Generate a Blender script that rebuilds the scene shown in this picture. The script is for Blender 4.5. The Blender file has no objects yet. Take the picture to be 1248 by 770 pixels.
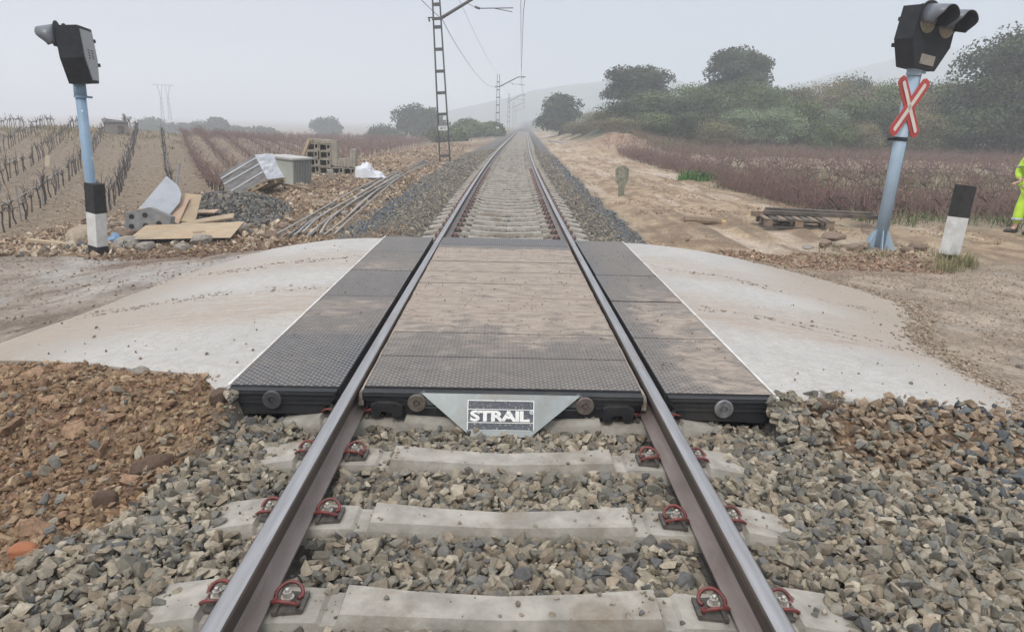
import bpy, bmesh, math, random
import numpy as np
from mathutils import Vector, Matrix, Euler
R=math.radians
random.seed(7); rng=np.random.default_rng(7)
scene=bpy.context.scene
col=scene.collection
# ---------------------------------------------------------------- camera
CAM=np.array([-.0217,0.,1.4792]); YAW,PITCH,ROLL=.904,14.955,1.4; FPX=880.
def cam_basis():
    y,p,r=R(YAW),R(PITCH),R(ROLL)
    fwd=np.array([math.sin(y)*math.cos(p),math.cos(y)*math.cos(p),-math.sin(p)])
    ri=np.array([math.cos(y),-math.sin(y),0.]); dn=np.cross(fwd,ri)
    return fwd, ri*math.cos(r)-dn*math.sin(r), dn*math.cos(r)+ri*math.sin(r)
FW,RI,DN=cam_basis()
cd=bpy.data.cameras.new('camera'); cam=bpy.data.objects.new('camera',cd); col.objects.link(cam)
m=Matrix(((RI[0],-DN[0],-FW[0]),(RI[1],-DN[1],-FW[1]),(RI[2],-DN[2],-FW[2])))
cam.matrix_world=Matrix.Translation(CAM)@m.to_4x4()
cd.sensor_fit='HORIZONTAL'; cd.sensor_width=36; cd.lens=36*FPX/1248; cd.clip_end=20000; cd.clip_start=.05
scene.camera=cam
# ---------------------------------------------------------------- world, sun, exposure
w=bpy.data.worlds.new('World'); scene.world=w; w.use_nodes=True
nt=w.node_tree; nt.nodes.clear()
out=nt.nodes.new('ShaderNodeOutputWorld'); bg=nt.nodes.new('ShaderNodeBackground')
sky=nt.nodes.new('ShaderNodeTexSky'); sky.sky_type='NISHITA'; sky.sun_disc=False
sky.sun_elevation=R(48); sky.sun_rotation=R(200); sky.air_density=1.; sky.dust_density=3.
mx=nt.nodes.new('ShaderNodeMix'); mx.data_type='RGBA'; mx.inputs[0].default_value=.86
tc=nt.nodes.new('ShaderNodeTexCoord'); sep=nt.nodes.new('ShaderNodeSeparateXYZ'); cr=nt.nodes.new('ShaderNodeValToRGB')
nt.links.new(tc.outputs['Generated'],sep.inputs[0]); nt.links.new(sep.outputs['Z'],cr.inputs[0])
cr.color_ramp.elements[0].position=0.0; cr.color_ramp.elements[0].color=(3.1,3.45,4.05,1)
cr.color_ramp.elements[1].position=.9; cr.color_ramp.elements[1].color=(14.5,14.8,15.6,1)
e2=cr.color_ramp.elements.new(.2); e2.color=(3.85,4.3,5.1,1)
nt.links.new(sky.outputs[0],mx.inputs[6]); nt.links.new(cr.outputs[0],mx.inputs[7])
nt.links.new(mx.outputs[2],bg.inputs[0]); bg.inputs[1].default_value=.10; nt.links.new(bg.outputs[0],out.inputs[0])
sl=bpy.data.lights.new('sun','SUN'); sl.energy=1.5; sl.angle=R(14); sl.color=(1,.97,.92)
so=bpy.data.objects.new('sun',sl); col.objects.link(so)
az,el=R(200),R(48); sd=Vector((math.sin(az)*math.cos(el),math.cos(az)*math.cos(el),math.sin(el)))
so.rotation_euler=sd.to_track_quat('Z','Y').to_euler(); so.location=(0,-5,30)
vs=scene.view_settings; vs.view_transform='Standard'; vs.look='None'; vs.gamma=1; vs.use_curve_mapping=False; vs.exposure=.48
cy=scene.cycles; cy.volume_bounces=2; cy.max_bounces=6; cy.diffuse_bounces=3; cy.glossy_bounces=3; cy.transmission_bounces=4; cy.transparent_max_bounces=8
FOG=.0028
def S(a,b,x):
    t=np.clip((np.asarray(x,float)-a)/(b-a),0,1); return t*t*(3-2*t)
def vnoise(x,y,seed=0):
    x=np.asarray(x,float); y=np.asarray(y,float)
    xi=np.floor(x).astype(np.int64); yi=np.floor(y).astype(np.int64); fx=x-xi; fy=y-yi
    fx=fx*fx*(3-2*fx); fy=fy*fy*(3-2*fy)
    def h(a,b):
        n=(a*374761393+b*668265263+seed*974634777)&0x7fffffff
        n=((n^(n>>13))*1274126177)&0x7fffffff
        n=(n^(n>>16))&0xffff
        return n/65535.0
    return (h(xi,yi)*(1-fx)+h(xi+1,yi)*fx)*(1-fy)+(h(xi,yi+1)*(1-fx)+h(xi+1,yi+1)*fx)*fy
def fbm(x,y,f=1.0,o=4,seed=0,g=0.5):
    s=0.;a=1.;t=0.
    for i in range(o):
        s=s+a*(vnoise(x*f+17.3*i,y*f-9.1*i,seed+i)-.5); t+=a; a*=g; f*=2.03
    return s/t*2
def cx(y):
    y=np.asarray(y,float)
    return np.where(y<2,0,np.where(y<45,3.3e-4*(y-2)**2,3.3e-4*43**2+.0275*(y-45)))
def rampz(x):
    return np.where(x>0,-.02-.30*S(1.5,4.6,x),-.02-.64*S(1.5,7.0,-x))
XR=([3.93,4.02,4.12,4.5,5,6,6.9,7.6,8.3,9,9.45,9.6],[1.7,2.3,3.2,3.5,3.45,3.6,4.15,4.4,4.25,3.75,3.1,2.0])
def base(x,y):
    x=np.asarray(x,float);y=np.asarray(y,float)
    u=x-cx(y); a=np.abs(u)
    # beside the line, beyond the crossing
    right=-.50+.16*S(2.3,3.8,u)+0*u
    left=-.50-.14*S(3.0,6.0,-u)-.42*S(6,12,-u)
    side=np.where(u>0,right,left)
    bed=-.235-.30*S(1.45,2.5,a)
    bedL=-.235-.27*S(1.5,3.0,a)
    bed=np.where(u>0,bed,bedL)
    far=np.where(a<1.45,-.235,np.maximum(bed,side*1.0) if False else np.where(u>0,np.where(u<2.4,bed,right),np.where(u>-3.0,bedL,left)))
    # crossing
    cr=np.where(a<1.5,-.235,rampz(u)-.035)
    # foreground
    fo=np.where(u>0,-.235-.07*S(1.5,3.2,u),-.235-.03*S(1.4,2.4,-u)-.36*S(2.0,6.4,-u))
    k1=S(3.35,3.88,y); k2=S(9.3,10.6,y)
    z=fo*(1-k1)+(cr-.02*(1-S(3.9,4.1,y)))*k1; z=z*(1-k2)+far*k2
    # left hill with the shed and vines
    z=z+1.55*np.exp(-((x+29)/11.)**2-((y-50)/15.)**2)+.5*np.exp(-((x+26)/9.)**2-((y-26)/13.)**2)
    # bank of shrubs to the right
    z=z+2.6*S(50,74,y-.10*(x-8))*S(5.5,13,x)*(1+.25*fbm(x,y,.06,2,5))+3.0*S(70,120,y)*S(9,30,x)
    z=z-3.2*S(96,130,y)*S(8,25,-x)
    # spoil mound beside the line
    z=z+1.15*np.exp(-((x-8.6)/2.6)**2-((y-56)/7.)**2)*(1+.5*fbm(x,y,.3,4,41))
    # spoil along the left
    z=z+.38*np.exp(-((u+5.6)/1.7)**2)*S(13,18,y)*(1-S(55,80,y))+.22*np.exp(-((x+6.2)/1.2)**2-((y-15.6)/1.1)**2)
    return z
def ground(x,y):
    x=np.asarray(x,float);y=np.asarray(y,float)
    z=base(x,y); u=x-cx(y); a=np.abs(u)
    off=S(1.5,1.9,a)
    inr=np.where(x>0,np.where(x<np.interp(y,*XR,left=0,right=0)+.1,1,0),0)*((y>3.9)&(y<9.65))
    rough=off*(1-inr)
    z=z+rough*(.035*fbm(x,y,.7,3,11)+.028*fbm(x,y,3.,4,12)*S(0,1,1.0))
    # ruts on the right track and mud left
    rutm=S(2.6,3.4,u)*(1-S(8,10,u))*S(9.5,11,y)*(1-S(60,80,y))
    z=z+rutm*(.075*fbm(u*2.2,y*.35,1.,3,21)+.03*fbm(u*5,y*.5,1.,3,23))
    mudL=S(3.2,4.2,-x)*S(4.5,6,y)*(1-S(10,11.5,y))
    z=z+mudL*.02*fbm(x*.5,y*2.5,1.,3,22)
    rub=S(3.4,4.2,-u)*(1-S(8.5,10,-u))*S(11,13,y)*(1-S(60,80,y))
    z=z+rub*(.12*fbm(x,y,.8,4,31))
    clod=S(1.5,1.75,a)*(1-S(4.1,4.3,y))
    z=z+clod*.06*fbm(x,y,2.2,3,33)
    return z
def at(px,py,fn=None):
    """point of the ground seen at a photo pixel"""
    fn=fn or base
    d=FW+RI*(px-624)/FPX+DN*(py-385)/FPX
    t=np.concatenate([np.arange(1.5,60,.01),np.arange(60,2000,.2)])
    P=CAM+np.outer(t,d); b=P[:,2]<fn(P[:,0],P[:,1])
    P=P[np.argmax(b)]; return float(P[0]),float(P[1])
def gz(x,y): return float(ground(x,y))
# ---------------------------------------------------------------- materials
def lin(c): return tuple((v/12.92 if v<=.04045 else ((v+.055)/1.055)**2.4) for v in c)
class NT:
    def __init__(s,name):
        s.m=bpy.data.materials.new(name); s.m.use_nodes=True; s.t=s.m.node_tree; s.b=s.t.nodes['Principled BSDF']
    def n(s,typ,**k):
        o=s.t.nodes.new('ShaderNode'+typ)
        for a,b in k.items(): setattr(o,a,b)
        return o
    def l(s,a,b): s.t.links.new(a,b)
    def val(s,x,inp):
        if isinstance(x,(int,float)): inp.default_value=x
        elif isinstance(x,tuple): inp.default_value=(*x,1) if len(x)==3 else x
        else: s.l(x,inp)
    def math(s,op,a,b=0,c=0,clamp=False):
        o=s.n('Math',operation=op,use_clamp=clamp); s.val(a,o.inputs[0]); s.val(b,o.inputs[1]); s.val(c,o.inputs[2]); return o.outputs[0]
    def mix(s,f,a,b,mode='MIX'):
        o=s.n('Mix',data_type='RGBA',blend_type=mode); s.val(f,o.inputs[0]); s.val(a,o.inputs[6]); s.val(b,o.inputs[7]); return o.outputs[2]
    def pos(s,obj=False):
        if obj: return s.n('TexCoord').outputs['Object']
        return s.n('NewGeometry').outputs['Position']
    def noise(s,v,sc,det=4,rough=.55,dist=0,scl=None):
        if scl:
            mp=s.n('Mapping'); mp.inputs['Scale'].default_value=scl; s.l(v,mp.inputs[0]); v=mp.outputs[0]
        o=s.n('TexNoise'); o.inputs['Scale'].default_value=sc; o.inputs['Detail'].default_value=det; o.inputs['Roughness'].default_value=rough; o.inputs['Distortion'].default_value=dist
        s.l(v,o.inputs[0]); return o.outputs[0]
    def ramp(s,f,stops):
        o=s.n('ValToRGB'); s.l(f,o.inputs[0]); e=o.color_ramp.elements
        while len(e)<len(stops): e.new(.5)
        for i,(p,c) in enumerate(stops):
            e[i].position=p; e[i].color=(*c,1) if isinstance(c,tuple) else (c,c,c,1)
        return o.outputs[0]
    def bump(s,h,st=.5,d=.01,nrm=None):
        o=s.n('Bump'); o.inputs['Strength'].default_value=st; o.inputs['Distance'].default_value=d; s.l(h,o.inputs['Height'])
        if nrm is not None: s.l(nrm,o.inputs['Normal'])
        return o.outputs[0]
    def end(s,color=None,rough=.8,nrm=None,metal=0,spec=None):
        if color is not None: s.val(color,s.b.inputs['Base Color'])
        s.val(rough,s.b.inputs['Roughness']); s.val(metal,s.b.inputs['Metallic'])
        if spec is not None: s.b.inputs['Specular IOR Level'].default_value=spec
        if nrm is not None: s.l(nrm,s.b.inputs['Normal'])
        return s.m
MATS={}
def simple(name,c1,c2=None,sc=8,rough=.7,bump=.3,bd=.004,metal=0,scl=None,det=5,dirt=None,obj=True):
    """two-tone noisy surface with fine relief and optional dirt"""
    if name in MATS: return MATS[name]
    a=NT(name); v=a.pos(obj); c2=c2 or tuple(x*.7 for x in c1)
    n1=a.noise(v,sc,det,.6,.3,scl); cc=a.ramp(n1,[(.32,c2),(.66,c1)])
    if dirt:
        n2=a.noise(v,sc*.37,6,.7); cc=a.mix(a.ramp(n2,[(.50,0.),(.68,.85)]),cc,dirt)
    n3=a.noise(v,sc*6,3,.6)
    r=a.math('MULTIPLY_ADD',n1,.25,rough-.12,clamp=True)
    MATS[name]=a.end(cc,r,a.bump(n3,bump,bd),metal); return MATS[name]
def attr_mat(name,attr,rough=.85,sc=40,var=.35,bump=.5,bd=.004,spec=.3,obj=False):
    a=NT(name); at_=a.n('Attribute',attribute_name=attr); v=a.pos(obj)
    n=a.noise(v,sc,4,.65); f=a.ramp(n,[(.3,1-var),(.7,1+var*.6)])
    c=a.mix(1.,at_.outputs['Color'],f,'MULTIPLY')
    MATS[name]=a.end(c,rough,a.bump(a.noise(v,sc*3,3,.6),bump,bd),0,spec); return MATS[name]
# ---------------------------------------------------------------- objects
def tag(o,label=None,cat=None,group=None,kind=None):
    if label: o['label']=label
    if cat: o['category']=cat
    if group: o['group']=group
    if kind: o['kind']=kind
    return o
def empty(name,loc=(0,0,0),rot=(0,0,0),label=None,cat=None,group=None):
    o=bpy.data.objects.new(name,None); col.objects.link(o); o.empty_display_size=.1
    o.location=loc; o.rotation_euler=rot; return tag(o,label,cat,group)
def link(name,me,parent=None,loc=None,rot=None):
    o=bpy.data.objects.new(name,me); col.objects.link(o)
    if parent is not None: o.parent=parent
    if loc is not None: o.location=loc
    if rot is not None: o.rotation_euler=rot
    return o
def copy_tree(o,parent=None):
    c=o.copy(); col.objects.link(c); c.parent=parent
    for ch in o.children: copy_tree(ch,c)
    return c
class MB:
    def __init__(s): s.v=[]; s.f=[]; s.mi=[]; s.m=0; s.sm=[]; s.smooth=False
    def add(s,vs,fs,M=None):
        k=len(s.v)
        for p in vs:
            p=Vector(p); s.v.append(M@p if M else p)
        for f in fs: s.f.append([i+k for i in f]); s.mi.append(s.m); s.sm.append(s.smooth)
        return s
    def box(s,c,d,rot=None,M=None,j=0):
        x,y,z=d[0]/2,d[1]/2,d[2]/2
        vs=[Vector((a*x,b*y,e*z)) for e in (-1,1) for b in (-1,1) for a in (-1,1)]
        if j: vs=[p+Vector((random.uniform(-j,j),random.uniform(-j,j),random.uniform(-j,j))) for p in vs]
        T=Matrix.Translation(c)@(Euler(rot).to_matrix().to_4x4() if rot else Matrix())
        if M: T=M@T
        return s.add(vs,[(0,2,3,1),(4,5,7,6),(0,1,5,4),(1,3,7,5),(3,2,6,7),(2,0,4,6)],T)
    def prism(s,poly,z0,z1,M=None):
        n=len(poly); vs=[(x,y,z0) for x,y in poly]+[(x,y,z1) for x,y in poly]
        return s.add(vs,[tuple(range(n))[::-1],tuple(range(n,2*n))]+[(i,(i+1)%n,(i+1)%n+n,i+n) for i in range(n)],M)
    def tube(s,pts,r,n=6,cap=True,M=None):
        pts=[Vector(p) for p in pts]; rs=r if isinstance(r,(list,tuple)) else [r]*len(pts)
        vs=[];fs=[]; up=Vector((0,0,1)); prev=None
        for i,p in enumerate(pts):
            d=(pts[min(i+1,len(pts)-1)]-pts[max(i-1,0)]).normalized()
            if prev is None:
                a=d.cross(up); 
                if a.length<.05: a=d.cross(Vector((1,0,0)))
                a.normalize()
            else:
                a=prev-d*prev.dot(d)
                a=a.normalized() if a.length>1e-6 else d.orthogonal().normalized()
            prev=a; b=d.cross(a)
            for k in range(n):
                t=2*math.pi*k/n; vs.append(p+(a*math.cos(t)+b*math.sin(t))*rs[i])
        for i in range(len(pts)-1):
            for k in range(n):
                q=(k+1)%n; fs.append((i*n+k,i*n+q,(i+1)*n+q,(i+1)*n+k))
        if cap: fs.append(tuple(range(n))[::-1]); fs.append(tuple(range((len(pts)-1)*n,len(pts)*n)))
        return s.add(vs,fs,M)
    def bm(s):
        return s
    def mesh(s,name,mats):
        me=bpy.data.meshes.new(name); me.from_pydata([tuple(v) for v in s.v],[],s.f)
        for m in (mats if isinstance(mats,(list,tuple)) else [mats]): me.materials.append(m)
        me.polygons.foreach_set('material_index',s.mi); me.polygons.foreach_set('use_smooth',s.sm)
        me.validate(); me.update(); return me
    def build(s,name,mats,parent=None,loc=None,rot=None,bevel=0,seg=2):
        me=s.mesh(name,mats); bm=bmesh.new(); bm.from_mesh(me)
        bmesh.ops.recalc_face_normals(bm,faces=bm.faces)
        if bevel:
            es=[e for e in bm.edges if len(e.link_faces)==2 and e.calc_face_angle(0)>.6]
            bmesh.ops.bevel(bm,geom=es,offset=bevel,segments=seg,affect='EDGES',profile=.6,clamp_overlap=True)
        bm.to_mesh(me); bm.free()
        return link(name,me,parent,loc,rot)
def tri_mesh(name,V,F,mat,color=None,attr='tint',smooth=False):
    me=bpy.data.meshes.new(name); n=len(V); k=len(F); w=F.shape[1]
    me.vertices.add(n); me.vertices.foreach_set('co',np.ascontiguousarray(V,dtype=np.float32).ravel())
    me.loops.add(k*w); me.loops.foreach_set('vertex_index',np.ascontiguousarray(F,dtype=np.int32).ravel())
    me.polygons.add(k); me.polygons.foreach_set('loop_start',np.arange(0,k*w,w,dtype=np.int32))
    me.polygons.foreach_set('loop_total',np.full(k,w,dtype=np.int32))
    me.polygons.foreach_set('use_smooth',np.full(k,smooth))
    if color is not None:
        a=me.attributes.new(attr,'FLOAT_COLOR','POINT'); c=np.ones((n,4),np.float32); c[:,:3]=color; a.data.foreach_set('color',c.ravel())
    for m in (mat if isinstance(mat,(list,tuple)) else [mat]): me.materials.append(m)
    me.update(calc_edges=True); return me
def tris_of(mb):
    V=np.array([tuple(v) for v in mb.v]); F=[]
    for f in mb.f:
        for i in range(1,len(f)-1): F.append((f[0],f[i],f[i+1]))
    return V,np.array(F)
def rand_rot(n):
    q=rng.normal(size=(n,4)); q/=np.linalg.norm(q,axis=1)[:,None]; a,b,c,d=q.T
    return np.stack([np.stack([1-2*(c*c+d*d),2*(b*c-a*d),2*(b*d+a*c)],-1),np.stack([2*(b*c+a*d),1-2*(b*b+d*d),2*(c*d-a*b)],-1),np.stack([2*(b*d-a*c),2*(c*d+a*b),1-2*(b*b+c*c)],-1)],-2)
def flat_rot(n,tilt=.55):
    """random yaw, modest tilt: stones lying on their flat side"""
    a=rng.normal(0,tilt,n); b=rng.normal(0,tilt,n); t=rng.uniform(0,6.283,n); z=np.zeros(n); o=np.ones(n)
    A=np.stack([np.stack([o,z,z],-1),np.stack([z,np.cos(a),-np.sin(a)],-1),np.stack([z,np.sin(a),np.cos(a)],-1)],-2)
    B=np.stack([np.stack([np.cos(b),z,np.sin(b)],-1),np.stack([z,o,z],-1),np.stack([-np.sin(b),z,np.cos(b)],-1)],-2)
    C=np.stack([np.stack([np.cos(t),-np.sin(t),z],-1),np.stack([np.sin(t),np.cos(t),z],-1),np.stack([z,z,o],-1)],-2)
    return A@B@C
def rotz(n):
    t=rng.uniform(0,2*math.pi,n); c,s=np.cos(t),np.sin(t); z=np.zeros(n); o=np.ones(n)
    return np.stack([np.stack([c,-s,z],-1),np.stack([s,c,z],-1),np.stack([z,z,o],-1)],-2)
def scatter(name,variants,P,Rm,Sc,Col,mat,kind='stuff',label=None,cat=None,parent=None,keep_top=True):
    n=len(P); idx=rng.integers(0,len(variants),n); Vs=[];Fs=[];Cs=[];off=0
    Sc=np.asarray(Sc,float); Sc=Sc[:,None] if Sc.ndim==1 else Sc
    for k,(V,F) in enumerate(variants):
        s=np.where(idx==k)[0]
        if not len(s): continue
        W=np.einsum('nij,nvj->nvi',Rm[s],V[None]*Sc[s][:,None,:])+P[s][:,None,:]
        Vs.append(W.reshape(-1,3)); Fs.append((F[None]+(np.arange(len(s))*len(V))[:,None,None]).reshape(-1,3)+off); off+=len(s)*len(V)
        if Col is not None: Cs.append(np.repeat(Col[s],len(V),axis=0))
    me=tri_mesh(name,np.concatenate(Vs),np.concatenate(Fs),mat,np.concatenate(Cs) if Col is not None else None)
    o=link(name,me,parent); o['kind']=kind
    if label: o['label']=label
    if cat: o['category']=cat
    return o
def stone_variants(n,k,flat=.72,seed=1):
    r=np.random.default_rng(seed); res=[]
    for i in range(k):
        P=r.normal(size=(n,3)); P/=np.linalg.norm(P,axis=1)[:,None]
        P=np.sign(P)*np.abs(P)**.75; P*=r.uniform(.82,1.05,(n,1)); P*=np.array([r.uniform(.9,1.25),r.uniform(.7,1.),r.uniform(.5,.85)*flat/.72])
        bm=bmesh.new()
        for p in P: bm.verts.new(p)
        bmesh.ops.convex_hull(bm,input=bm.verts)
        lo=[v for v in bm.verts if not v.link_faces]; bmesh.ops.delete(bm,geom=lo,context='VERTS')
        bmesh.ops.triangulate(bm,faces=bm.faces); bm.verts.index_update()
        V=np.array([tuple(v.co) for v in bm.verts]); F=np.array([[v.index for v in f.verts] for f in bm.faces]); bm.free()
        V/=np.abs(V).max(); res.append((V,F))
    return res
# ---------------------------------------------------------------- ground colours by zone
def gcolor(x,y):
    x=np.asarray(x,float);y=np.asarray(y,float); u=x-cx(y); a=np.abs(u)
    n1=fbm(x,y,.35,4,51); n2=fbm(x,y,1.7,4,52); n3=fbm(x,y,.06,3,53)
    def mixc(c,k,d): k=np.clip(k,0,1)[...,None]; return c*(1-k)+np.array(d)*k
    c=np.ones(x.shape+(3,))*np.array((.15,.13,.095))
    c=mixc(c,S(-.3,.5,n3),(.12,.125,.08)); c=mixc(c,S(70,95,y)*S(6,10,-u)*.9,(.14,.10,.085))
    # stony pale soil of the vine field
    c=mixc(c,S(6.5,9,-u)*S(11,14,y),(.215,.16,.105))
    # spoil along the left of the line
    sp=S(2.6,3.3,-u)*(1-S(8.5,10.5,-u+n2))*S(10.3,12,y)
    c=mixc(c,sp,(.24,.165,.105)); c=mixc(c,sp*S(.0,.5,n1+n2*.6),(.13,.09,.06)); c=mixc(c,sp*S(.15,.5,n2-n1),(.36,.27,.185))
    # sandy track to the right
    sa=S(2.2,2.7,u+.3*n2)*(1-S(6.6,8.0,u-.02*(y-14)+n1)*S(13.5,16,y))*S(9.5,10.5,y)
    st=fbm(u*2.2,y*.35,1.,3,21); st2=fbm(u*5,y*.5,1.,3,23)
    c=mixc(c,sa,(.37,.275,.175)); c=mixc(c,sa*S(.0,.4,n2),(.26,.175,.105)); c=mixc(c,sa*S(.0,.5,-n1),(.42,.335,.25)); c=mixc(c,sa*S(.05,.35,st2)*.85,(.21,.15,.095)); c=mixc(c,sa*S(.1,.5,-st)*.7,(.50,.41,.32))
    # vineyard floor on the right
    vf=S(6.6,8.2,u-.02*(y-14)+n1)*S(14.5,16.5,y)
    c=mixc(c,vf,(.27,.20,.14)); c=mixc(c,vf*S(.1,.5,n1),(.16,.16,.08))
    bk=S(48,56,y)*S(6,9,x); c=mixc(c,bk,(.11,.115,.065)); 
    c=mixc(c,np.exp(-((x-7.9)/2.2)**2-((y-54)/5.5)**2)*1.2*(1+.6*n2),(.30,.195,.125))
    # crossing flanks: mud left, sand right
    kl=S(1.6,1.7,-x)*S(4.1,4.4,y)*(1-S(10.2,11.5,y+n2)); c=mixc(c,kl,(.28,.23,.185)); c=mixc(c,kl*S(.0,.45,n2+.5*n1),(.18,.135,.10)); c=mixc(c,kl*S(.1,.5,-n1-.3*n2),(.36,.33,.295))
    kr=S(1.6,1.7,x)*S(3.6,4.2,y)*(1-S(9.6,10.6,y)); c=mixc(c,kr,(.33,.265,.20)); c=mixc(c,kr*S(.0,.45,n2),(.24,.185,.135))
    # rusty soil fringing the ramps
    fr=S(1.7,2.3,u)*(1-S(5.2,6.5,u))*np.exp(-((y-(10.3))/.75)**2)
    c=mixc(c,fr*S(-.3,.3,n2),(.23,.145,.09))
    frl=S(1.7,2.3,-u)*(1-S(5.,6.0,-u))*np.exp(-((y-(11.0))/1.1)**2)
    c=mixc(c,frl*S(-.4,.2,n2),(.19,.12,.08))
    # formation under the ballast
    b=(1-S(1.45,1.6,a))*1.; bo=(1-S(2.3,2.6,np.where(u>0,a,a-.5)+.15*n2))
    c=mixc(c,bo*(y>9.55),(.13,.125,.115)); c=mixc(c,b,(.075,.07,.06))
    # foreground: brown earth heaps left, ballast elsewhere
    fo=(1-S(4.15,4.35,y)); c=mixc(c,fo,(.09,.082,.07))
    el=fo*S(1.45,1.75,-x+.18*n2); c=mixc(c,el,(.235,.16,.10)); c=mixc(c,el*S(.1,.5,n2),(.20,.12,.075))
    er=fo*S(3.25,3.7,y+.25*n2+.12*(x-2))*S(1.65,2.0,x); c=mixc(c,er,(.30,.19,.11))
    return c
def gwet(x,y):
    x=np.asarray(x,float);y=np.asarray(y,float)
    n=fbm(x*.6,y*1.6,.8,3,61)
    return S(2.6,3.6,-x)*S(4.3,5,y)*(1-S(9,10.5,y))*S(-.05,.35,n)+.5*S(3.2,4,x)*S(4.2,5,y)*(1-S(8,9,y))*S(0,.4,n)
def axis(lo,hi,d,far,g):
    a=list(np.arange(lo,hi+1e-9,d)); s=d
    while a[-1]<far: s*=g; a.append(a[-1]+s)
    s=d
    while a[0]>-far: s*=g; a.insert(0,a[0]-s)
    return np.array(a)
xs=axis(-6.5,6.5,.05,3000,1.045); 
ya=list(np.arange(1.4,11.6,.05)); s_=.05
while ya[-1]<3000: s_*=1.02 if ya[-1]<60 else 1.06; ya.append(ya[-1]+s_)
s_=.05
while ya[0]>-3000: s_*=1.15; ya.insert(0,ya[0]-s_)
ys=np.array(ya); X,Y=np.meshgrid(xs,ys); Zg=ground(X,Y)
nx,ny=len(xs),len(ys); ii=(np.arange(ny-1)[:,None]*nx+np.arange(nx-1)[None]).ravel()
Fq=np.stack([ii,ii+1,ii+1+nx,ii+nx],-1)
def ground_mat():
    a=NT('earth'); at_=a.n('Attribute',attribute_name='tint'); wt=a.n('Attribute',attribute_name='wet'); v=a.pos()
    n1=a.noise(v,3.,6,.65,.4); n2=a.noise(v,22.,5,.7); n3=a.noise(v,90.,3,.6)
    f=a.mix(1.,a.ramp(n1,[(.3,.66),(.7,1.2)]),a.ramp(n2,[(.3,.58),(.7,1.28)]),'MULTIPLY')
    c=a.mix(1.,at_.outputs['Color'],f,'MULTIPLY')
    peb=a.n('TexVoronoi'); peb.inputs['Scale'].default_value=26; a.l(v,peb.inputs[0])
    pm=a.math('MULTIPLY',a.ramp(peb.outputs['Distance'],[(.16,1.),(.26,0.)]),a.ramp(n1,[(.45,0.),(.6,.6)]))
    c=a.mix(pm,c,a.mix(.5,peb.outputs['Color'],(.33,.29,.24)))
    c=a.mix(pm,c,(.36,.31,.25))
    h=a.math('ADD',a.math('MULTIPLY',n2,1.),a.math('MULTIPLY',n3,.35)); h=a.math('ADD',h,a.math('MULTIPLY',pm,.25))
    nr=a.bump(n1,.8,.09); 
    dry=a.math('SUBTRACT',1.,wt.outputs['Fac']); b2=a.n('Bump'); b2.inputs['Distance'].default_value=.032; a.l(h,b2.inputs['Height']); a.l(a.math('MULTIPLY',dry,.8),b2.inputs['Strength']); a.l(nr,b2.inputs['Normal'])
    r=a.math('MULTIPLY_ADD',dry,.55,.33)
    return a.end(c,r,b2.outputs[0],0,.35)
EARTH=ground_mat()
me=tri_mesh('ground',np.stack([X.ravel(),Y.ravel(),Zg.ravel()],-1),Fq,EARTH,gcolor(X,Y).reshape(-1,3),smooth=True)
wa=me.attributes.new('wet','FLOAT','POINT'); wa.data.foreach_set('value',np.clip(gwet(X,Y),0,1).ravel().astype(np.float32))
g_=link('ground',me); tag(g_,'muddy sandy ground with vine fields on both sides of the railway line','ground',kind='structure')

# ---------------------------------------------------------------- far hills fading in the fog
def hill(name,cx0,cy0,rx,ry,h,seed,label):
    n=60; t=np.linspace(-1,1,n); A,B=np.meshgrid(t,t); r=np.sqrt(A*A+B*B)
    z=h*np.clip(1-r,0,1)**.8*(1+.35*fbm(A,B,2.2,4,seed))-1.6
    ii=(np.arange(n-1)[:,None]*n+np.arange(n-1)[None]).ravel(); F=np.stack([ii,ii+1,ii+1+n,ii+n],-1)
    o=link(name,tri_mesh(name,np.stack([(cx0+rx*A).ravel(),(cy0+ry*B).ravel(),z.ravel()],-1),F,simple('hill_scrub',(.10,.11,.06),(.06,.07,.04),.05,.9,.5,.3,obj=False),smooth=True))
    tag(o,label,'hill',kind='structure')
hill('hill',130,650,215,120,43,3,'fog-veiled hill beyond the end of the railway line')
hill('hill',372,650,255,130,66,9,'pale hill in the fog behind the right-hand shrubs')

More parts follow.
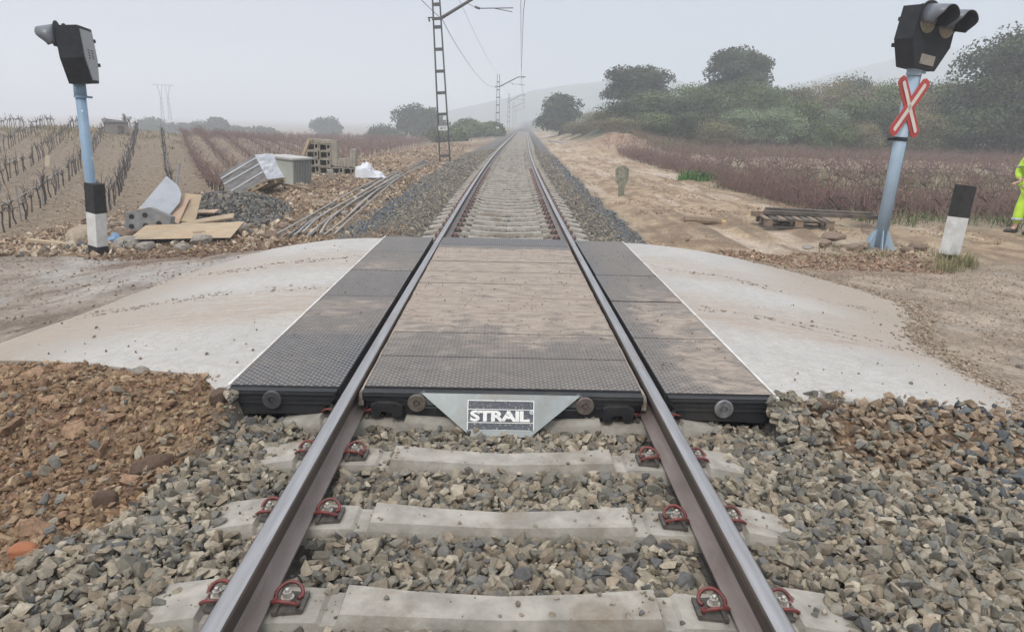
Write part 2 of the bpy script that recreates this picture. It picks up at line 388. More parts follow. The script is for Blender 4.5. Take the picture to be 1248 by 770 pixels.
# ---------------------------------------------------------------- concrete ramps
def ramp_mat():
    a=NT('ramp_concrete'); v=a.pos(); n1=a.noise(v,1.1,6,.62,.5); n2=a.noise(v,14,6,.7)
    c=a.ramp(n1,[(.3,(.37,.355,.33)),(.7,(.48,.46,.43))])
    # wheel-borne mud bands running across the ramps
    sx=a.n('SeparateXYZ'); a.l(v,sx.inputs[0])
    wob=a.noise(v,.55,3,.5)
    yy=a.math('ADD',sx.outputs['Y'],a.math('MULTIPLY',wob,1.3)); yy=a.math('ADD',yy,a.math('MULTIPLY',a.math('ABSOLUTE',sx.outputs['X']),.10))
    b=a.math('ADD',a.ramp(a.math('MULTIPLY_ADD',yy,.1,0),[(.60,0.),(.645,1.),(.72,.75),(.76,0.)]),a.ramp(a.math('MULTIPLY_ADD',yy,.1,0),[(.80,0.),(.84,.8),(.91,.6),(.95,0.)]),clamp=True)
    st=a.noise(v,5.,6,.75,1.,(.5,5.,1.)); oe=a.ramp(a.math('MULTIPLY',a.math('ADD',a.math('ABSOLUTE',sx.outputs['X']),a.math('MULTIPLY',n2,1.6)),.1),[(.36,0.),(.44,.9)]); c=a.mix(oe,c,(.30,.24,.18))
    m=a.math('MULTIPLY',b,a.ramp(st,[(.38,.1),(.52,1.)]))
    c=a.mix(m,c,(.35,.28,.22))
    fl=a.math('MULTIPLY',a.ramp(a.noise(v,9.,7,.8,.6,(.8,3.,1.)),[(.57,0.),(.63,1.)]),a.math('MULTIPLY_ADD',b,.8,.08))
    c=a.mix(fl,c,(.20,.145,.10))
    c=a.mix(a.ramp(n2,[(.40,.4),(.6,0.)]),c,(.27,.245,.21)); c=a.mix(a.ramp(a.noise(v,70,3,.7),[(.35,.35),(.55,0.)]),c,(.18,.16,.13))
    r=a.math('MULTIPLY_ADD',n1,.5,.35)
    return a.end(c,r,a.bump(a.noise(v,60,5,.7),.55,.006,a.bump(st,.3,.012)),0,.35)
RAMP=ramp_mat()
def ramp(side,tabY,tabX,label):
    yy=np.arange(tabY[0],tabY[-1],.05); V=[];n=50
    for i,y in enumerate(yy):
        xe=np.interp(y,tabY,tabX)+.035*float(fbm(y,0,3.,4,71))*(1 if 4.2<y<9.4 else .3)
        y0=y
        for k in range(n+1):
            t=k/n; x=1.578+(xe-1.578)*t; z=float(rampz(side*x))
            edge=min(1,(1-t)*(xe-1.578)/.12, (y-tabY[0])/.04+.5,(tabY[-1]-y)/.1)
            V.append((side*x,y0+ (.05*float(fbm(x,0,2.5,3,73)) if i in(0,len(yy)-1) else 0),z-.02*(1-max(0,edge))-.002+.004*float(fbm(x,y,1.2,2,74))))
    F=[(i*(n+1)+k,i*(n+1)+k+1,(i+1)*(n+1)+k+1,(i+1)*(n+1)+k) for i in range(len(yy)-1) for k in range(n)]
    b=MB(); b.smooth=True; b.add(V,F)
    # skirt down into the earth
    bd=[k for k in range(n+1)]+[i*(n+1)+n for i in range(1,len(yy))]+[(len(yy)-1)*(n+1)+k for k in range(n-1,-1,-1)]+[i*(n+1) for i in range(len(yy)-2,0,-1)]
    S0=[Vector(V[i]) for i in bd]; m=len(S0); b.smooth=False
    b.add([p for p in S0]+[p-Vector((0,0,.16)) for p in S0],[(i,(i+1)%m,(i+1)%m+m,i+m) for i in range(m)])
    o=b.build('road_ramp',RAMP); tag(o,label,'ramp',kind='structure')
ramp(1,*XR,'pale concrete approach ramp falling away to the right of the crossing')
ramp(-1,[3.93,4.18,4.32,4.5,4.8,5.0,5.2,5.5,6.36,8.0,9.08,9.45,9.55],[1.66,1.84,2.25,2.62,3.25,3.75,4.25,4.1,3.85,3.55,3.06,2.3,1.75],'pale concrete approach ramp curving down to the left of the crossing')

# ---------------------------------------------------------------- railway track
WEB=simple('rail_web_rust',(.085,.060,.045),(.045,.034,.028),9,.85,.4,.003,0,(1,.3,1),obj=False)
RUST_SHEEN=simple('rail_foot_rust_sheen',(.20,.165,.15),(.12,.09,.075),9,.50,.4,.003,0,(1,.3,1),obj=False)  # foot lighter than the web: reflected light painted into its rust colour
def steel():
    a=NT('rail_top_steel'); v=a.pos(); n=a.noise(v,30,4,.6,0,(1,.05,1)); a2=a.noise(v,6,3,.6,0,(1,.2,1))
    c=a.ramp(n,[(.3,(.26,.255,.255)),(.7,(.40,.395,.395))]); c=a.mix(a.ramp(a2,[(.55,0.),(.7,.5)]),c,(.22,.18,.15))
    return a.end(c,a.math('MULTIPLY_ADD',n,.25,.28),None,.75)
STEEL=steel()
trk=empty('railway_track',(0,0,0),label='single railway track on concrete sleepers running away into the fog',cat='railway track')
prof=[(-.07,-.155),(-.07,-.145),(-.022,-.130),(-.009,-.115),(-.009,-.048),(-.034,-.036),(-.036,-.010),(-.030,-.003),(-.018,0),(.018,0),(.030,-.003),(.036,-.010),(.034,-.036),(.009,-.048),(.009,-.115),(.022,-.130),(.07,-.145),(.07,-.155)]
yst=list(np.arange(-3,60,.75))+list(np.arange(60,330,4.))
for s in (-1,1):
    V=[];F=[];MI=[];n=len(prof)
    for y in yst:
        c0=float(cx(y)); tg=float(cx(y+.5)-cx(y-.5)); 
        for px,pz in prof: V.append((c0+(s*.869+px),y-tg*(s*.869+px),pz))
    b=MB()
    for i in range(len(yst)-1):
        for k in range(n):
            b.m=1 if 7<=k<=9 else (2 if (3<=k<=6 or 10<=k<=13) else 0); q=(k+1)%n
            b.smooth=k in(6,7,8,9,10)
            b.f.append((i*n+k,i*n+q,(i+1)*n+q,(i+1)*n+k)); b.mi.append(b.m); b.sm.append(b.smooth)
    b.v=[Vector(p) for p in V]; b.build('rail',[RUST_SHEEN,STEEL,WEB],trk)
CONC=simple('sleeper_concrete',(.35,.325,.28),(.20,.185,.155),7,.85,.8,.004,dirt=(.17,.13,.09),obj=False)
def sleeper_mesh():
    st=[(1.30,.115,-.225,1),(1.24,.112,-.178,1),(1.03,.108,-.142,0),(1.015,.105,-.168,0),(.63,.095,-.168,0),(.615,.092,-.182,0),(.565,.090,-.182,0),(.55,.082,-.142,0),(.30,.070,-.158,0),(0,.066,-.170,0)]
    st=st+[(-a,b_,c,d) for a,b_,c,d in st[-2::-1]]
    b=MB(); V=[]
    for x,hw,zt,_ in st:
        V+= [(x,-hw-.045,-.36),(x,-hw-.012,zt-.035),(x,-hw,zt),(x,hw,zt),(x,hw+.012,zt-.035),(x,hw+.045,-.36)]
    F=[]
    for i in range(len(st)-1):
        for k in range(5): F.append((i*6+k,i*6+k+1,(i+1)*6+k+1,(i+1)*6+k))
    F.append((0,1,2,3,4,5)); e=(len(st)-1)*6; F.append(tuple(range(e,e+6)))
    return b.add(V,F)
sm=sleeper_mesh().build('sleeper',CONC,trk,bevel=0).data
first=[o for o in trk.children if o.data is sm][0]
RED=simple('red_clip_paint',(.19,.024,.022),(.075,.024,.020),60,.5,.3,.001,dirt=(.09,.05,.035))
BOLT=simple('bolt_zinc',(.55,.53,.48),(.30,.27,.23),80,.45,.3,.001,.6)
PLATE=simple('guide_plate',(.045,.042,.04),(.10,.08,.06),30,.7,.4,.002)
def clip_mesh():
    b=MB(); b.smooth=True
    h=[(.040,.012,.014),(.052,.030,.014),(.048,.056,.030),(.022,.070,.050),(-.016,.068,.052),(-.046,.050,.036),(-.056,.026,.022),(-.050,.008,.020)]
    pts=[Vector(p) for p in h]+[Vector((a,-b_,c)) for a,b_,c in h[::-1]]
    sp=[]
    for i in range(len(pts)-1):
        p0=pts[max(i-1,0)];p1=pts[i];p2=pts[i+1];p3=pts[min(i+2,len(pts)-1)]
        for t in (0,.33,.66): sp.append(.5*((2*p1)+(-p0+p2)*t+(2*p0-5*p1+4*p2-p3)*t*t+(-p0+3*p1-3*p2+p3)*t**3))
    sp.append(pts[-1]); b.tube(sp,.0085,7); return b
def plate_mesh():
    b=MB(); b.prism([(-.03,-.065),(.062,-.052),(.062,.052),(-.03,.065)],-.003,.010); b.box((.058,0,.010),(.014,.10,.014)); b.box((-.028,0,.014),(.016,.15,.014)); return b
def bolt_mesh():
    b=MB(); n=16; b.tube([(0,0,.026),(0,0,.031)],.023,14)
    hx=[(.016*math.cos(i*math.pi/3),.016*math.sin(i*math.pi/3)) for i in range(6)]; b.prism(hx,.031,.050); b.tube([(0,0,.012),(0,0,.062)],.008,10)
    b.tube([(0,0,.062),(0,0,.064)],[.008,.006],10); return b
mclip=clip_mesh().mesh('spring_clip',RED); mplate=plate_mesh().mesh('guide_plate',PLATE); mbolt=bolt_mesh().mesh('bolt',BOLT)
SLY=[]
y=2.19
while y<3.95: SLY.append(y); y+=.582
y=3.94+.582
y=9.86-.0
SLY=[1.608,2.19,2.772,3.354,3.90]; y=9.95
while y<150: SLY.append(y); y+=.6
for i,y in enumerate(SLY):
    o=first if i==0 else link('sleeper',sm,trk)
    tg=float(cx(y+.5)-cx(y-.5)); o.location=(float(cx(y)),y,0); o.rotation_euler=(0,0,-math.atan(tg)+ (0 if y>9 else random.uniform(-.006,.006)))
    if y<27:
        for s in (-1,1):
            for q in (-1,1):
                xx=s*.869+q*.122
                r=(0,0,0 if q>0 else math.pi)
                link('spring_clip',mclip,o,(xx,0,-.160),r).scale=(.84,.80,.84)
                if y<16: link('guide_plate',mplate,o,(xx,0,-.166),r); link('bolt',mbolt,o,(xx+q*.0,0,-.166),(0,0,random.random()))
# inner guide flange seen past the crossing on the left rail
# ---------------------------------------------------------------- ballast
BAL=attr_mat('ballast_stone','tint',.85,55,.3,.5,.002,.3)
VB=stone_variants(15,14,.72,1); VS=stone_variants(9,10,.7,2)
def stone_cols(n,x,y,dark=.12):
    pal=np.array([(.285,.245,.18),(.25,.215,.16),(.35,.305,.235),(.19,.172,.135),(.26,.21,.15),(.17,.16,.135)]); dk=np.array([(.085,.083,.08),(.12,.116,.108),(.15,.145,.13)])
    c=pal[rng.integers(0,6,n)]*rng.uniform(.55,1.1,(n,1))
    d=rng.random(n)<dark; c[d]=dk[rng.integers(0,3,d.sum())]*rng.uniform(.8,1.2,(d.sum(),1)); return c
def jgrid(x0,x1,y0,y1,s,j=.45):
    X,Y=np.meshgrid(np.arange(x0,x1,s),np.arange(y0,y1,s*.87)); X=X+(np.arange(X.shape[0])%2)[:,None]*s/2
    X=X+rng.uniform(-j,j,X.shape)*s; Y=Y+rng.uniform(-j,j,Y.shape)*s; return X.ravel(),Y.ravel()
def near_sleeper(x,y):
    r=np.zeros(len(x),bool)
    for sy in SLY[:5]: r|=((np.abs(y-sy)<.093)|((np.abs(y-sy)<.12)&(np.abs(x)>.9)))&(np.abs(x)<1.15+.05*fbm(x,y,4.,2,8))
    return r
def pile(name,x,y,zoff,smin,smax,cols,variants,mat,label,cat,flatten=1.,up=None):
    n=len(x); s=rng.uniform(0,1,n)**1.6*(smax-smin)+smin; sc=np.stack([s,s*rng.uniform(.8,1.,n),s*rng.uniform(.75,1.,n)],-1)/2*1.08
    z=ground(x,y)+zoff+rng.uniform(-.012,.012,n)
    return scatter(name,variants,np.stack([x,y,z],-1),flat_rot(n),sc,cols,mat,label=label,cat=cat)
# foreground ballast
X1=[];Y1=[];Z1=[]
for L,(sp,zo) in enumerate([(.038,.0),(.036,.022),(.05,.038)]):
    x,y=jgrid(-2.9,4.9,1.6,4.25,sp)
    k=~near_sleeper(x,y)&(np.abs(np.abs(x)-.869)>.085)
    # keep off crossing deck and the brown earth
    n2=fbm(x,y,1.7,3,52)
    k&=(y<3.86)|(np.abs(x)>1.6); k&=y<(3.98+.15*S(1.7,3.2,np.abs(x)))
    brown=(x< -1.52-.18*n2 -.25*S(2.6,2.0,y)*0-.35*(1-S(2.1,2.9,y)))
    k&=~(brown&(rng.random(len(x))<.98))
    brr=(x>1.7)&(y>3.35-.14*(x-2)+.2*n2); k&=~(brr&(rng.random(len(x))<.6))
    X1.append(x[k]);Y1.append(y[k]);Z1.append(np.full(k.sum(),zo))
x=np.concatenate(X1);y=np.concatenate(Y1);zo=np.concatenate(Z1); n=len(x)
zo=zo+.012+.030*S(1.0,1.3,np.abs(x))+.02*((np.abs(x)<.55)*0) 
cols=stone_cols(n,x,y,.10); dkr=(rng.random(n)<.65*S(2.0,3.2,x+.3*fbm(x,y,1.2,2,5))); cols[dkr]=np.array((.078,.082,.083))*rng.uniform(.7,1.6,(dkr.sum(),1))
tan=(rng.random(n)<.5*S(2.9,3.7,y)*S(1.5,2.,x)); cols[tan]=np.array((.25,.185,.125))*rng.uniform(.7,1.2,(tan.sum(),1))
near_dark=(rng.random(n)<.35)&(np.abs(np.abs(x)-.76)<.12); cols[near_dark]*=.7
o=pile('ballast',x,y,zo-.012,.026,.082,cols,VB,BAL,'loose grey crushed stone ballast round the sleepers in front of the crossing','ballast')
# brown earth clods left of the line, and a patch right
SOIL=attr_mat('soil_clod','tint',.95,50,.45,.9,.006,.15)
x,y=jgrid(-5.2,-1.45,1.75,5.4,.034); n2=fbm(x,y,1.7,3,52)
k=(x< -1.50-.18*n2-.35*(1-S(2.1,2.9,y)))&(y<np.interp(-x,[1.5,1.84,2.25,2.62,3.25,3.75,4.3,5.5],[4.0,4.17,4.30,4.48,4.78,4.98,5.2,5.6]))
x,y=x[k],y[k]; x2,y2=jgrid(1.6,4.9,3.2,4.25,.05); k=(y2>3.35-.14*(x2-2)+.2*fbm(x2,y2,1.7,3,52))&(y2<4.02+.12*S(1.7,3.2,x2)); x=np.concatenate([x,x2[k]]);y=np.concatenate([y,y2[k]]);n=len(x)
c=np.array([(.275,.19,.115),(.235,.155,.092),(.32,.235,.15),(.19,.125,.078),(.26,.18,.112)])[rng.integers(0,5,n)]*rng.uniform(.8,1.2,(n,1))
g=rng.random(n)<.015+.2*(1-S(2.0,2.5,y)); c[g]=stone_cols(g.sum(),0,0,.3)
pile('soil_clods',x,y,.004,.012,.075,c,VB,SOIL,'crumbly brown earth and stones heaped beside the ballast','earth')
x,y=x[:0],y[:0]
xb=rng.uniform(-4.6,-1.75,230); yb=rng.uniform(2.0,4.9,230); kb=(yb<np.interp(-xb,[1.5,1.84,2.25,2.62,3.25,3.75,4.3,5.5],[3.9,4.05,4.2,4.38,4.68,4.88,5.1,5.5]))&(xb< -1.6-.35*(1-S(2.1,2.9,yb))); xb,yb=xb[kb],yb[kb]
pile('soil_clods',xb,yb,.012,.07,.15,np.array((.265,.17,.11))*rng.uniform(.8,1.2,(len(xb),1)),VB,SOIL,'larger brown lumps of earth lying on the heap beside the ballast','earth')
x,y=jgrid(-5.0,-1.5,1.75,5.3,.03); k=(rng.random(len(x))<.8)&(x< -1.5)&(y<np.interp(-x,[1.5,1.84,2.25,2.62,3.25,3.75,4.3,5.5],[4.0,4.17,4.30,4.48,4.78,4.98,5.2,5.6])); x,y=x[k],y[k];n=len(x)
c=np.array((.27,.165,.10))*rng.uniform(.75,1.25,(n,1)); pile('soil_crumbs',x,y,.012,.008,.03,c,VS,SOIL,'fine brown crumbs of earth between the clods','earth')
# ballast beyond the crossing
X1=[];Y1=[]
for (y0,y1,sp) in [(9.5,15,.046),(15,26,.062),(26,48,.10)]:
    x,y=jgrid(-3.4,3.,y0,y1,sp); u=x; x=x+cx(y); n2=fbm(x,y,1.7,3,52)
    ph=np.abs(((y-9.95)/.6)-np.round((y-9.95)/.6))*.6
    k=(ph>.09)|(np.abs(u)>1.27); k&=np.abs(np.abs(u)-.869)>.075; k&=(u<2.45-.15*n2)&(u>-2.95-.2*n2); k&=(y>9.58)|(np.abs(x)>5)
    X1.append(np.stack([x[k],y[k],u[k],np.full(k.sum(),sp)]))
A=np.concatenate(X1,1); x,y,u,sp=A; n=len(x); c=stone_cols(n,x,y,.3)*.93; dk=rng.random(n)<.6*np.clip(S(1.75,2.2,u)+S(2.0,2.6,-u)*S(30,18,y),0,1); c[dk]=np.array((.10,.11,.12))*rng.uniform(.7,1.5,(dk.sum(),1))
s=sp*rng.uniform(.75,1.35,n)/2*1.15; z=ground(x,y)+.006+.02*S(.98,1.3,np.abs(u))*(np.abs(u)<1.5)+rng.uniform(-.01,.014,n)
scatter('ballast',VS,np.stack([x,y,z],-1),rand_rot(n),s,c,BAL,label='grey stone ballast of the line beyond the crossing',cat='ballast')
# ---------------------------------------------------------------- crossing deck of rubber panels
def rubber(name,mud,side):
    """mud: list of (y, amount)"""
    a=NT(name); v=a.pos(); sx=a.n('SeparateXYZ'); a.l(v,sx.inputs[0])
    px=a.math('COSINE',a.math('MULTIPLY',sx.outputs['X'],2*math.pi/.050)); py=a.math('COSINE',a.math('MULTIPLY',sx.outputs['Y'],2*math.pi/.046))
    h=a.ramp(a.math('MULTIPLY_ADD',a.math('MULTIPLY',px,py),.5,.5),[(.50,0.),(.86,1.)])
    n1=a.noise(v,1.6,6,.65,.6); n2=a.noise(v,8,5,.65,.8,(.8,1.5,1)); n3=a.noise(v,45,4,.7)
    f=a.math('MULTIPLY_ADD',sx.outputs['Y'],.1,0)
    am=a.ramp(f,[(y*.1,float(m)) for y,m in mud])
    tot=a.math('ADD',am,a.math('MULTIPLY',a.math('SUBTRACT',n1,.5),.5)); tot=a.math('ADD',tot,a.math('MULTIPLY',a.math('SUBTRACT',n2,.5),.55))
    if side:
        e=a.math('SUBTRACT',a.math('ABSOLUTE',sx.outputs['X']),.97); tot=a.math('ADD',tot,a.math('MULTIPLY',a.math('MINIMUM',a.math('SUBTRACT',e,.12),.1),side))
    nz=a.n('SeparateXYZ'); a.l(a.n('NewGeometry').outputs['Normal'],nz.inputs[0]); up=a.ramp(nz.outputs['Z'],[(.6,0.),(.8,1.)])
    film=a.math('MULTIPLY',a.ramp(tot,[(.10,.0),(.52,1.)]),up); cake=a.math('MULTIPLY',a.ramp(tot,[(.60,0.),(.80,1.)]),up)
    base=a.ramp(n3,[(.3,(.016,.017,.020)),(.7,(.035,.036,.040))])
    worn_sheen=a.mix(a.math('MULTIPLY',a.math('MULTIPLY',h,up),.9),base,(.29,.29,.295))  # bump tops lightened: tread wear plus wet sky reflection put into the colour
    dust=a.mix(.5,a.ramp(n2,[(.35,(.20,.17,.14)),(.65,(.34,.29,.235))]),a.ramp(n3,[(.35,(.24,.20,.165)),(.65,(.36,.31,.25))]))
    val=a.math('SUBTRACT',1.,a.math('MULTIPLY',h,.1))
    c=a.mix(a.math('MULTIPLY',film,a.math('MULTIPLY_ADD',h,.58,.34)),worn_sheen,dust)
    c=a.mix(a.math('MULTIPLY',cake,.93),c,a.ramp(n2,[(.28,(.19,.15,.115)),(.5,(.275,.225,.18)),(.72,(.34,.285,.23))]))
    spk=a.math('MULTIPLY',a.ramp(a.noise(v,34,5,.8,.5,(.8,1.3,1)),[(.64,0.),(.70,1.)]),a.math('MULTIPLY',cake,.8)); lns=a.noise(v,3.2,7,.8,.4,(.55,7.,1.)); c=a.mix(a.math('MULTIPLY',a.ramp(lns,[(.60,0.),(.66,.55)]),cake),c,(.20,.14,.10)); c=a.mix(spk,c,(.13,.085,.06))
    hh=a.math('MULTIPLY',a.math('MULTIPLY',h,up),a.math('SUBTRACT',1.,a.math('MULTIPLY',cake,.9)))
    nr=a.bump(hh,1.,.016); nr=a.bump(a.math('MULTIPLY',n2,cake),.5,.01,nr); nr=a.bump(n3,.3,.002,nr)
    r=a.math('ADD',a.math('MULTIPLY_ADD',cake,.35,.42),a.math('MULTIPLY',film,.12))
    return a.end(c,r,nr,0,.5)
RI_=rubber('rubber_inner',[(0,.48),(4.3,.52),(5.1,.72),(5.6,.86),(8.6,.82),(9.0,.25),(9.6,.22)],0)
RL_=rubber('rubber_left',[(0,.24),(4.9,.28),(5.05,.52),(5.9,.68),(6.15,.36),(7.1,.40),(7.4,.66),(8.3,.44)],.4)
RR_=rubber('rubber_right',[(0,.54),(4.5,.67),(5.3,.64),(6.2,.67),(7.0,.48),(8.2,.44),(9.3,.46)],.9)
BLK=simple('rubber_side',(.010,.011,.013),(.006,.006,.007),14,.6,.3,.002,dirt=(.03,.027,.023))
GALV=simple('galvanised_plate',(.24,.26,.255),(.165,.18,.175),7,.45,.15,.001,.5,dirt=(.17,.15,.125))
WASH=simple('washer_rust',(.17,.14,.115),(.09,.075,.065),40,.6,.4,.001,.4)
deck=empty('crossing_deck',(0,3.92,0),label='black rubber panel deck of the level crossing, muddy in the middle',cat='crossing deck')
def inv(o): return o
IN_P=.5585; OUT_P=1.11
def slab(x0,x1,y0,y1,th,name,mat,parent,off):
    b=MB(); g=.004
    b.box(((x0+x1)/2,(y0+y1)/2,-th/2),(x1-x0,y1-y0-2*g,th)); o=b.build(name,[mat],parent,bevel=.006,seg=2); return o
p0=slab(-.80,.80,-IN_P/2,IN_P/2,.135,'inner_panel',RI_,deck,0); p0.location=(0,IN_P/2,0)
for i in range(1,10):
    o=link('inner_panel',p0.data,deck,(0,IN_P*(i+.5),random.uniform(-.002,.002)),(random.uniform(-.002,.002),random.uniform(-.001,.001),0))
for s,mt in ((-1,RL_),(1,RR_)):
    q0=None
    for i in range(5):
        l=(random.uniform(-.002,.002),OUT_P*(i+.5)-.02,random.uniform(-.003,.002)); r=(random.uniform(-.002,.002),random.uniform(-.0015,.0015),random.uniform(-.003,.003))
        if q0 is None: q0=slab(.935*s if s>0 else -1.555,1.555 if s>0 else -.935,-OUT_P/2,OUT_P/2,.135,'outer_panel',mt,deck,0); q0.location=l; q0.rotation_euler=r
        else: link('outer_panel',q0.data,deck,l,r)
    WHT=simple('white_edge',(.62,.60,.56),(.42,.39,.35),6,.7,.3,.002)
    b=MB(); b.box((s*1.566,2.77,-.022),(.014,5.6,.05),j=.001); o=b.build('edge_strip',WHT,deck)
# white corner piece at the right front
b=MB(); b.prism([(0,0),(.016,0),(.016,-.13),(.0,-.15)],0,.03,Matrix.Translation((1.56,-.052,0))@Euler((R(90),0,0)).to_matrix().to_4x4()); b.build('corner_strip',WHT,deck)
# moulded front faces
def front(x0,x1,name,cut):
    b=MB(); y=-.045
    pts=[(x0,-.012),(x1,-.012)]+cut
    M=Matrix.Translation((0,y,0))@Euler((R(90),0,0)).to_matrix().to_4x4()
    b.prism(pts,-.04,.03,M); 
    b.box(((x0+x1)/2,y-.033,-.030),(abs(x1-x0)-.02,.012,.014)); b.box(((x0+x1)/2,y-.033,-.085),(abs(x1-x0)*.9,.010,.012))
    b.box(((x0+x1)/2,y-.030,-.058),(abs(x1-x0)*.86,.006,.008))
    return b.build(name,BLK,deck,bevel=.004)
front(-1.555,-.945,'end_profile',[(-.945,-.05),(-1.00,-.09),(-1.04,-.145),(-1.50,-.158),(-1.545,-.15)])
front(.945,1.555,'end_profile',[(1.548,-.15),(1.5,-.158),(1.04,-.145),(1.0,-.09),(.945,-.05)])
front(-.80,.80,'end_profile',[(.80,-.06),(.70,-.075),(.66,-.14),(.5,-.15),(-.5,-.15),(-.66,-.14),(-.70,-.075),(-.80,-.06)])
b=MB(); b.box((0,.04,-.005),(1.598,.03,.012)); 
def washer(x,z,yy,mat,r=.052):
    b=MB(); M=Matrix.Translation((x,yy,z))@Euler((R(90),0,0)).to_matrix().to_4x4(); N=28
    ring=lambda rr,zz:[(rr*math.cos(2*math.pi*i/N),rr*math.sin(2*math.pi*i/N),zz) for i in range(N)]
    V=ring(r,0)+ring(r,.012)+ring(r*.93,.016)+ring(r*.36,.016)+ring(r*.33,.004); F=[]
    for L in range(4):
        for i in range(N): F.append((L*N+i,L*N+(i+1)%N,(L+1)*N+(i+1)%N,(L+1)*N+i))
    F.append(tuple(range(4*N,5*N))); b.add(V,F,M); h=[(r*.27*math.cos(i*math.pi/3),r*.27*math.sin(i*math.pi/3)) for i in range(6)]; b.prism(h,.004,.010,M)
    o=b.build('washer',mat,deck); return o
DKW=simple('washer_dark',(.09,.09,.095),(.05,.05,.05),30,.5,.3,.001,.5); LTW=simple('washer_bright',(.38,.38,.37),(.08,.08,.085),9,.45,.3,.001,.6)
washer(-1.305,-.062,-.082,DKW,.054); washer(1.26,-.068,-.082,LTW,.054); washer(-.487,-.062,-.092,WASH); washer(.465,-.062,-.092,WASH)
# rubber feet near the rails
for s in (-1,1):
    b=MB(); M=Matrix.Translation((s*.655,-.03,-.105))@Euler((R(90),0,0)).to_matrix().to_4x4(); b.prism([(-.09,.035),(-.05,.05),(.05,.05),(.09,.03),(.085,-.035),(.04,-.045),(.02,-.01),(-.03,-.01),(-.05,-.045),(-.085,-.045)],0,.085,M); b.build('end_lug',BLK,deck,bevel=.004)
    # light grout filling of the flangeway
    b=MB(); xs0=.806; 
    n=60; V=[];F=[]
    for i in range(n+1):
        yy=-.03+5.62*i/n
        for k,(xx,zz) in enumerate([(.801,-.012),(.812,-.016),(.824,-.030),(.829,-.055)]): V.append((s*xx,yy,zz+random.uniform(-.005,.004)))
    for i in range(n):
        for k in range(3): F.append((i*4+k,i*4+k+1,i*4+k+5,i*4+k+4))
    e=len(V); V+=[(s*.801,-.03,-.11),(s*.829,-.03,-.11)]; F.append((0,1,2,3,e+1,e)); b.smooth=False; b.add(V,F)
    b.build('flangeway_filling',simple('flange_mud',(.40,.34,.28),(.20,.155,.12),9,.9,.8,.008,obj=False),deck)
# deflector plate with the maker's sign
DT=Vector((0,-.085,-.012)); DB=Vector((0,-.200,-.215)); ax=(DB-DT).normalized(); nrm=Vector((1,0,0)).cross(ax); nrm=nrm if nrm.y<0 else -nrm
XA=Vector((1,0,0)); M=Matrix((( 1,0,nrm.x,DT.x-.012),(0,-ax.y,nrm.y,DT.y),(0,-ax.z,nrm.z,DT.z),(0,0,0,1)))
L=(DB-DT).length
b=MB(); b.prism([(-.445,0),(.445,0),(.165,-L),(-.165,-L)],-.004,0,M); b.prism([(-.445,0),(.445,0),(.445,.006),(-.445,.006)],-.06,.0,M)
pl=b.build('deflector_plate',GALV,deck)
b=MB()
for s in (-1,1): b.prism([(s*.44-.0,.004),(s*.50,-.045),(s*.47,-.10),(s*.33,-.098)] if s>0 else [(s*.44,.004),(s*.33,-.098),(s*.47,-.10),(s*.50,-.045)],-.006,0,Matrix.Translation((-.012,-.078,0))@Euler((R(90),0,0)).to_matrix().to_4x4())
b.build('plate_bracket',GALV,deck)
SB=simple('sign_black',(.045,.05,.06),(.10,.10,.10),60,.6,.2,.001,0,obj=True); 
def worn_white():
    a=NT('sign_white'); v=a.pos(True); n=a.noise(v,55,6,.75); c=a.ramp(n,[(.36,(.16,.16,.165)),(.42,(.62,.61,.58)),(.8,(.70,.69,.66))]); return a.end(c,.6)
SWm=worn_white()
def worn_black():
    a=NT('sign_dark'); v=a.pos(True); n=a.noise(v,75,6,.8); c=a.ramp(n,[(.40,(.035,.04,.05)),(.58,(.06,.065,.075)),(.62,(.34,.34,.33))]); return a.end(c,.55)
SBk=worn_black()
b=MB(); W2,H2=.188,.084; cyv=-.112
b.prism([(-W2,cyv-H2),(W2,cyv-H2),(W2,cyv+H2),(-W2,cyv+H2)],.0005,.0015,M); sg=b.build('sign_plate',SBk,pl)
b=MB(); t=.005
def rc(x0,y0,x1,y1,z0=.0015,z1=.0025): b.prism([(x0,y0),(x1,y0),(x1,y1),(x0,y1)],z0,z1,M)
rc(-W2,cyv+H2-t,W2,cyv+H2); rc(-W2,cyv-H2,-W2+t,cyv+H2-t); rc(W2-t,cyv-H2,W2,cyv+H2-t); rc(-W2+t,cyv+.030,W2-t,cyv+.034); rc(-W2+t,cyv-.044,W2-t,cyv-.040); rc(-W2+.02,cyv-H2,W2-.02,cyv-H2+.002)
b.build('sign_border',SWm,pl)
def text_mesh(txt,size,ext,off=.0,sp=1.):
    c=bpy.data.curves.new('lettering','FONT'); c.body=txt; c.size=size; c.extrude=ext; c.offset=off; c.align_x='CENTER'; c.align_y='CENTER'; c.space_character=sp; c.resolution_u=4
    o=bpy.data.objects.new('lettering',c); me=bpy.data.meshes.new_from_object(o); bpy.data.objects.remove(o); bpy.data.curves.remove(c); return me
me=text_mesh('STRAIL',.092,.0006,.0040,.93); me.materials.clear(); me.materials.append(SWm)
xs_=[v.co.x for v in me.vertices]; ys_=[v.co.y for v in me.vertices]; sxx=.335/(max(xs_)-min(xs_)); syy=.062/(max(ys_)-min(ys_)); mx_=(max(xs_)+min(xs_))/2; my_=(max(ys_)+min(ys_))/2
me.transform(Matrix.Translation((-.004,cyv-.005,.0025))@Matrix.Diagonal((sxx,syy,1,1))@Matrix.Translation((-mx_,-my_,0))); me.transform(M); link('lettering',me,pl)
me=text_mesh('\u00ae',.03,.0004,.0003); me.materials.clear(); me.materials.append(SWm); me.transform(Matrix.Translation((.173,cyv+.018,.0025))); me.transform(M); link('trademark',me,pl)
